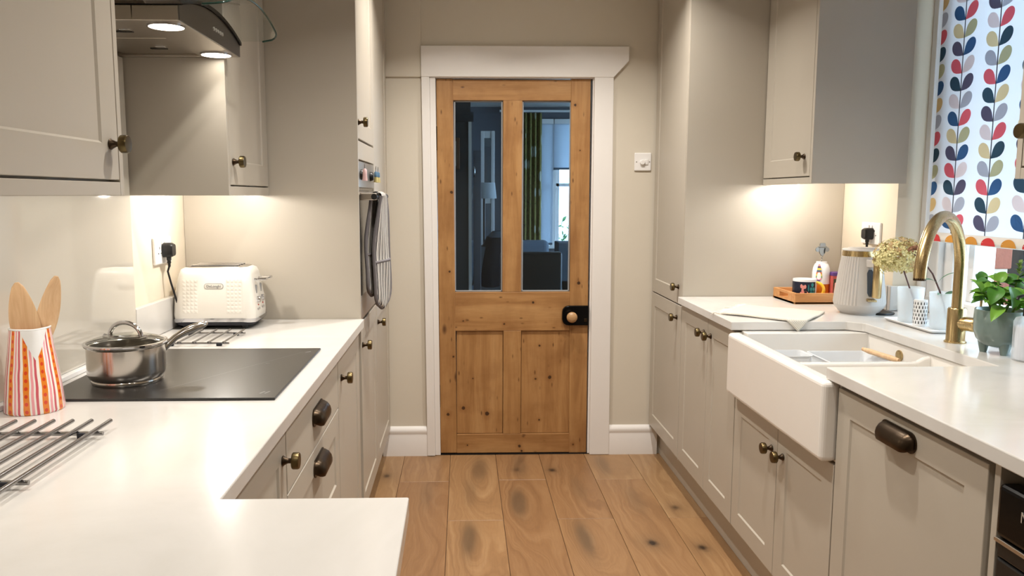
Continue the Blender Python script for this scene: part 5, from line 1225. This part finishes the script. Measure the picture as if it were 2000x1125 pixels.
# garden hedge outside the bay
m = MB(); rg = random.Random(2)
for k in range(900):
    p = Vector((rg.uniform(.4, 3.4), rg.uniform(11.9, 12.3), rg.uniform(0, 1.0))); s_ = rg.uniform(.03, .06); a1 = Vector((rg.uniform(-1, 1), rg.uniform(-1, 1), rg.uniform(-1, 1))).normalized(); a2 = a1.orthogonal().normalized()
    m.add([p, p + a1 * s_ + a2 * s_ * .4, p + a1 * s_ * 2, p + a1 * s_ - a2 * s_ * .4], [(0, 1, 2, 3)])
tag(m.build('hedge', M['hedge'], org=(1.9, 12.1, 0), closed=False), 'green hedge seen through the far bay window', 'hedge', kind='stuff')
struct(MB().box(-6, 8, 11.2, 30, -.2, -.1).build('ground_front', M['paving'], org=(0, 15, -.1)))
# sofa, chairs
t = thing('sofa', (.75, 8.2, 0), 'blue-grey sofa back in the room beyond the door', 'sofa')
MB().box(.0, .90, 8.2, 8.4, .12, .90).build('backrest', M['sofa'], t, bevel=.05, bseg=4)
MB().box(.02, .88, 8.38, 9.0, .12, .45).build('seat', M['sofa'], t, bevel=.04, bseg=3)
MB().box(.80, .94, 8.3, 9.0, .12, .62).build('armrest', M['sofa'], t, bevel=.04, bseg=3)
m = MB(); [m.box(x, x + .05, y, y + .05, 0, .13) for x in (.05, .8) for y in (8.25, 8.9)]; m.build('sofa_feet', M['black'], t)
def dchair(x, y, rz, lab, wd=.46, h=1.0):
    t = thing('dining_chair', (x, y, 0), lab, 'chair')
    MB().box(x - wd/2, x + wd/2, y - .03, y + .03, .40, h).build('backrest', M['leather'], t, bevel=.02, bseg=3)
    MB().box(x - wd/2, x + wd/2, y + .02, y + .44, .40, .48).build('seat', M['leather'], t, bevel=.02, bseg=3)
    for sx in (-1, 1):
        for yy in (y, y + .40): MB().box(x + sx * (wd/2 - .03) - .018, x + sx * (wd/2 - .03) + .018, yy - .018, yy + .018, 0, .41).build('leg', M['black'], t)
    t.rotation_euler.z = rz
dchair(.48, 5.55, 0, 'black leather dining chair seen low in the right door pane', .44, .975)
dchair(.28, 6.3, .5, 'black leather dining chair seen low in the left door pane', .40, .98)
t = thing('jacket', (.29, 6.27, .7), 'dark shiny jacket hung over the chair in the left door pane', 'jacket')
m = MB(); m.grid(24, 16, lambda a, b: (.29 + (.16 + .06 * (1 - b)) * cos(2 * pi * a) * (1 - .35 * b ** 3), 6.27 + (.09 + .03 * (1 - b)) * sin(2 * pi * a), .66 + .38 * b + .012 * sin(2 * pi * a * 4)), cu=True); m.build('jacket_body', M['jacket'], t, smooth=60)
m = MB(); m.grid(20, 6, lambda a, b: (.29 + (.105 - .05 * b) * cos(2 * pi * a), 6.27 + (.085 - .04 * b) * sin(2 * pi * a), 1.04 + .05 * b), cu=True); m.build('jacket_collar', M['sofa'], t, smooth=60, closed=False)
t = thing('turned_stand', (.87, 6.6, 0), 'dark wooden stand with turned leg at the right of the glass', 'stand')
MB().lathe([(.05, 0), (.03, .05), (.03, .3), (.055, .36), (.03, .42), (.04, .5), (.025, .56), (.05, .64), (.05, .66)], (.87, 6.6, 0), seg=20).build('leg', M['leather'], t, smooth=50)
MB().box(.79, 1.05, 6.5, 6.8, .66, .98).build('cabinet_top', M['sofa'], t, bevel=.006)
t = thing('wall_clock', (-.09, 5.6, 1.66), 'square wooden wall clock seen through the left door pane', 'clock')
MB().box(-.22, -.02, 5.572, 5.599, 1.55, 1.77).build('case', M['clockwood'], t, bevel=.006)
fc = MB().box(-.20, -.045, 5.566, 5.573, 1.575, 1.745).build('dial', M['clockface'], t)
m = MB(); cx, cz_ = -.122, 1.66
for k in range(12): q = pi * k / 6; m.rod((cx + .055 * cos(q), 5.565, cz_ + .055 * sin(q)), (cx + .068 * cos(q), 5.565, cz_ + .068 * sin(q)), .003, 6)
m.rod((cx, 5.563, cz_), (cx + .035, 5.563, cz_ + .02), .003, 6).rod((cx, 5.563, cz_), (cx + .01, 5.563, cz_ + .055), .0025, 6); m.build('hands_and_marks', M['black'], fc)
# glazed inner door, half open
d2 = bpy.data.objects.new('door_2', None); COL.objects.link(d2); d2.location = (.15, 6.9, 0); struct(d2)
x0_, x1_ = .155, .275
for xa, xb in ((x0_, x0_ + .03), (x1_ - .03, x1_)): MB().box(xa, xb, 6.88, 6.92, 0, 1.92).build('stile', M['white'], d2, bevel=.003)
for za, zb in ((0, .2), (.85, .95), (1.30, 1.36), (1.86, 1.92)): MB().box(x0_ + .03, x1_ - .03, 6.885, 6.915, za, zb).build('rail', M['white'], d2, bevel=.003)
for za, zb in ((.95, 1.30), (1.36, 1.86)): MB().box(x0_ + .03, x1_ - .03, 6.898, 6.902, za, zb).build('glass_pane', M['glass'], d2)
MB().box(x0_ + .03, x1_ - .03, 6.89, 6.91, .2, .85).build('panel', M['white'], d2)
d3 = bpy.data.objects.new('door_3', None); COL.objects.link(d3); d3.location = (.10, 5.9, 0); struct(d3)
MB().box(.078, .135, 5.88, 5.92, 0, 1.70).build('leaf', M['dining'], d3, bevel=.003)
MB().tube([(.085, 5.88, 1.51), (.085, 5.84, 1.515), (.085, 5.83, 1.54), (.085, 5.84, 1.575), (.085, 5.88, 1.58)], .006, 8).build('door_handle', M['chrome'], d3, smooth=60)
t = thing('floor_lamp', (.178, 6.6, 0), 'floor lamp with pale pleated shade seen through the left door pane', 'lamp')
MB().lathe([(.102, 1.345), (.088, 1.475)], (.178, 6.6, 0), seg=80, rf=lambda q, h: 1 + .012 * cos(40 * q)).build('lamp_shade', M['lampshade'], t, smooth=70, closed=False)
MB().rod((.178, 6.6, .02), (.178, 6.6, 1.40), .010, 10).build('pole', M['black'], t, smooth=40)
MB().lathe([(0, 0), (.12, 0), (.12, .015), (0, .025)], (.178, 6.6, 0), seg=30).build('base', M['black'], t, smooth=40)

# ------------------------------------------------------------------ ceiling downlights (above the frame; rear row added behind the camera as soft fill)
for k, (x, y) in enumerate(((-.02, 3.28), (.62, 3.28), (-.02, 1.95), (.62, 1.95), (-.02, .5), (.62, .5), (-.02, -1.2), (.62, -1.2))):
    names = ('far', 'middle', 'near', 'added rear fill')[k // 2]; sd = ('left', 'right')[k % 2]
    t = thing('ceiling_downlight', (x, y, CZ), 'recessed round ceiling downlight, %s row, %s one' % (names, sd), 'light', 'ceiling downlights')
    MB().lathe([(.048, 0), (.048, -.004), (.036, -.006)], (x, y, CZ), seg=24).build('bezel', M['chrome'], t, smooth=40)
    MB().lathe([(.036, -.003), (0, -.003)], (x, y, CZ), seg=24).build('lens', M['lens'], t)
    area('downlight_lamp', (x, y, CZ - .010), CEIL_W * (1.2, 1.15, .42, .8)[k // 2], .07, WARM, 130, t)
bpy.context.view_layer.update()
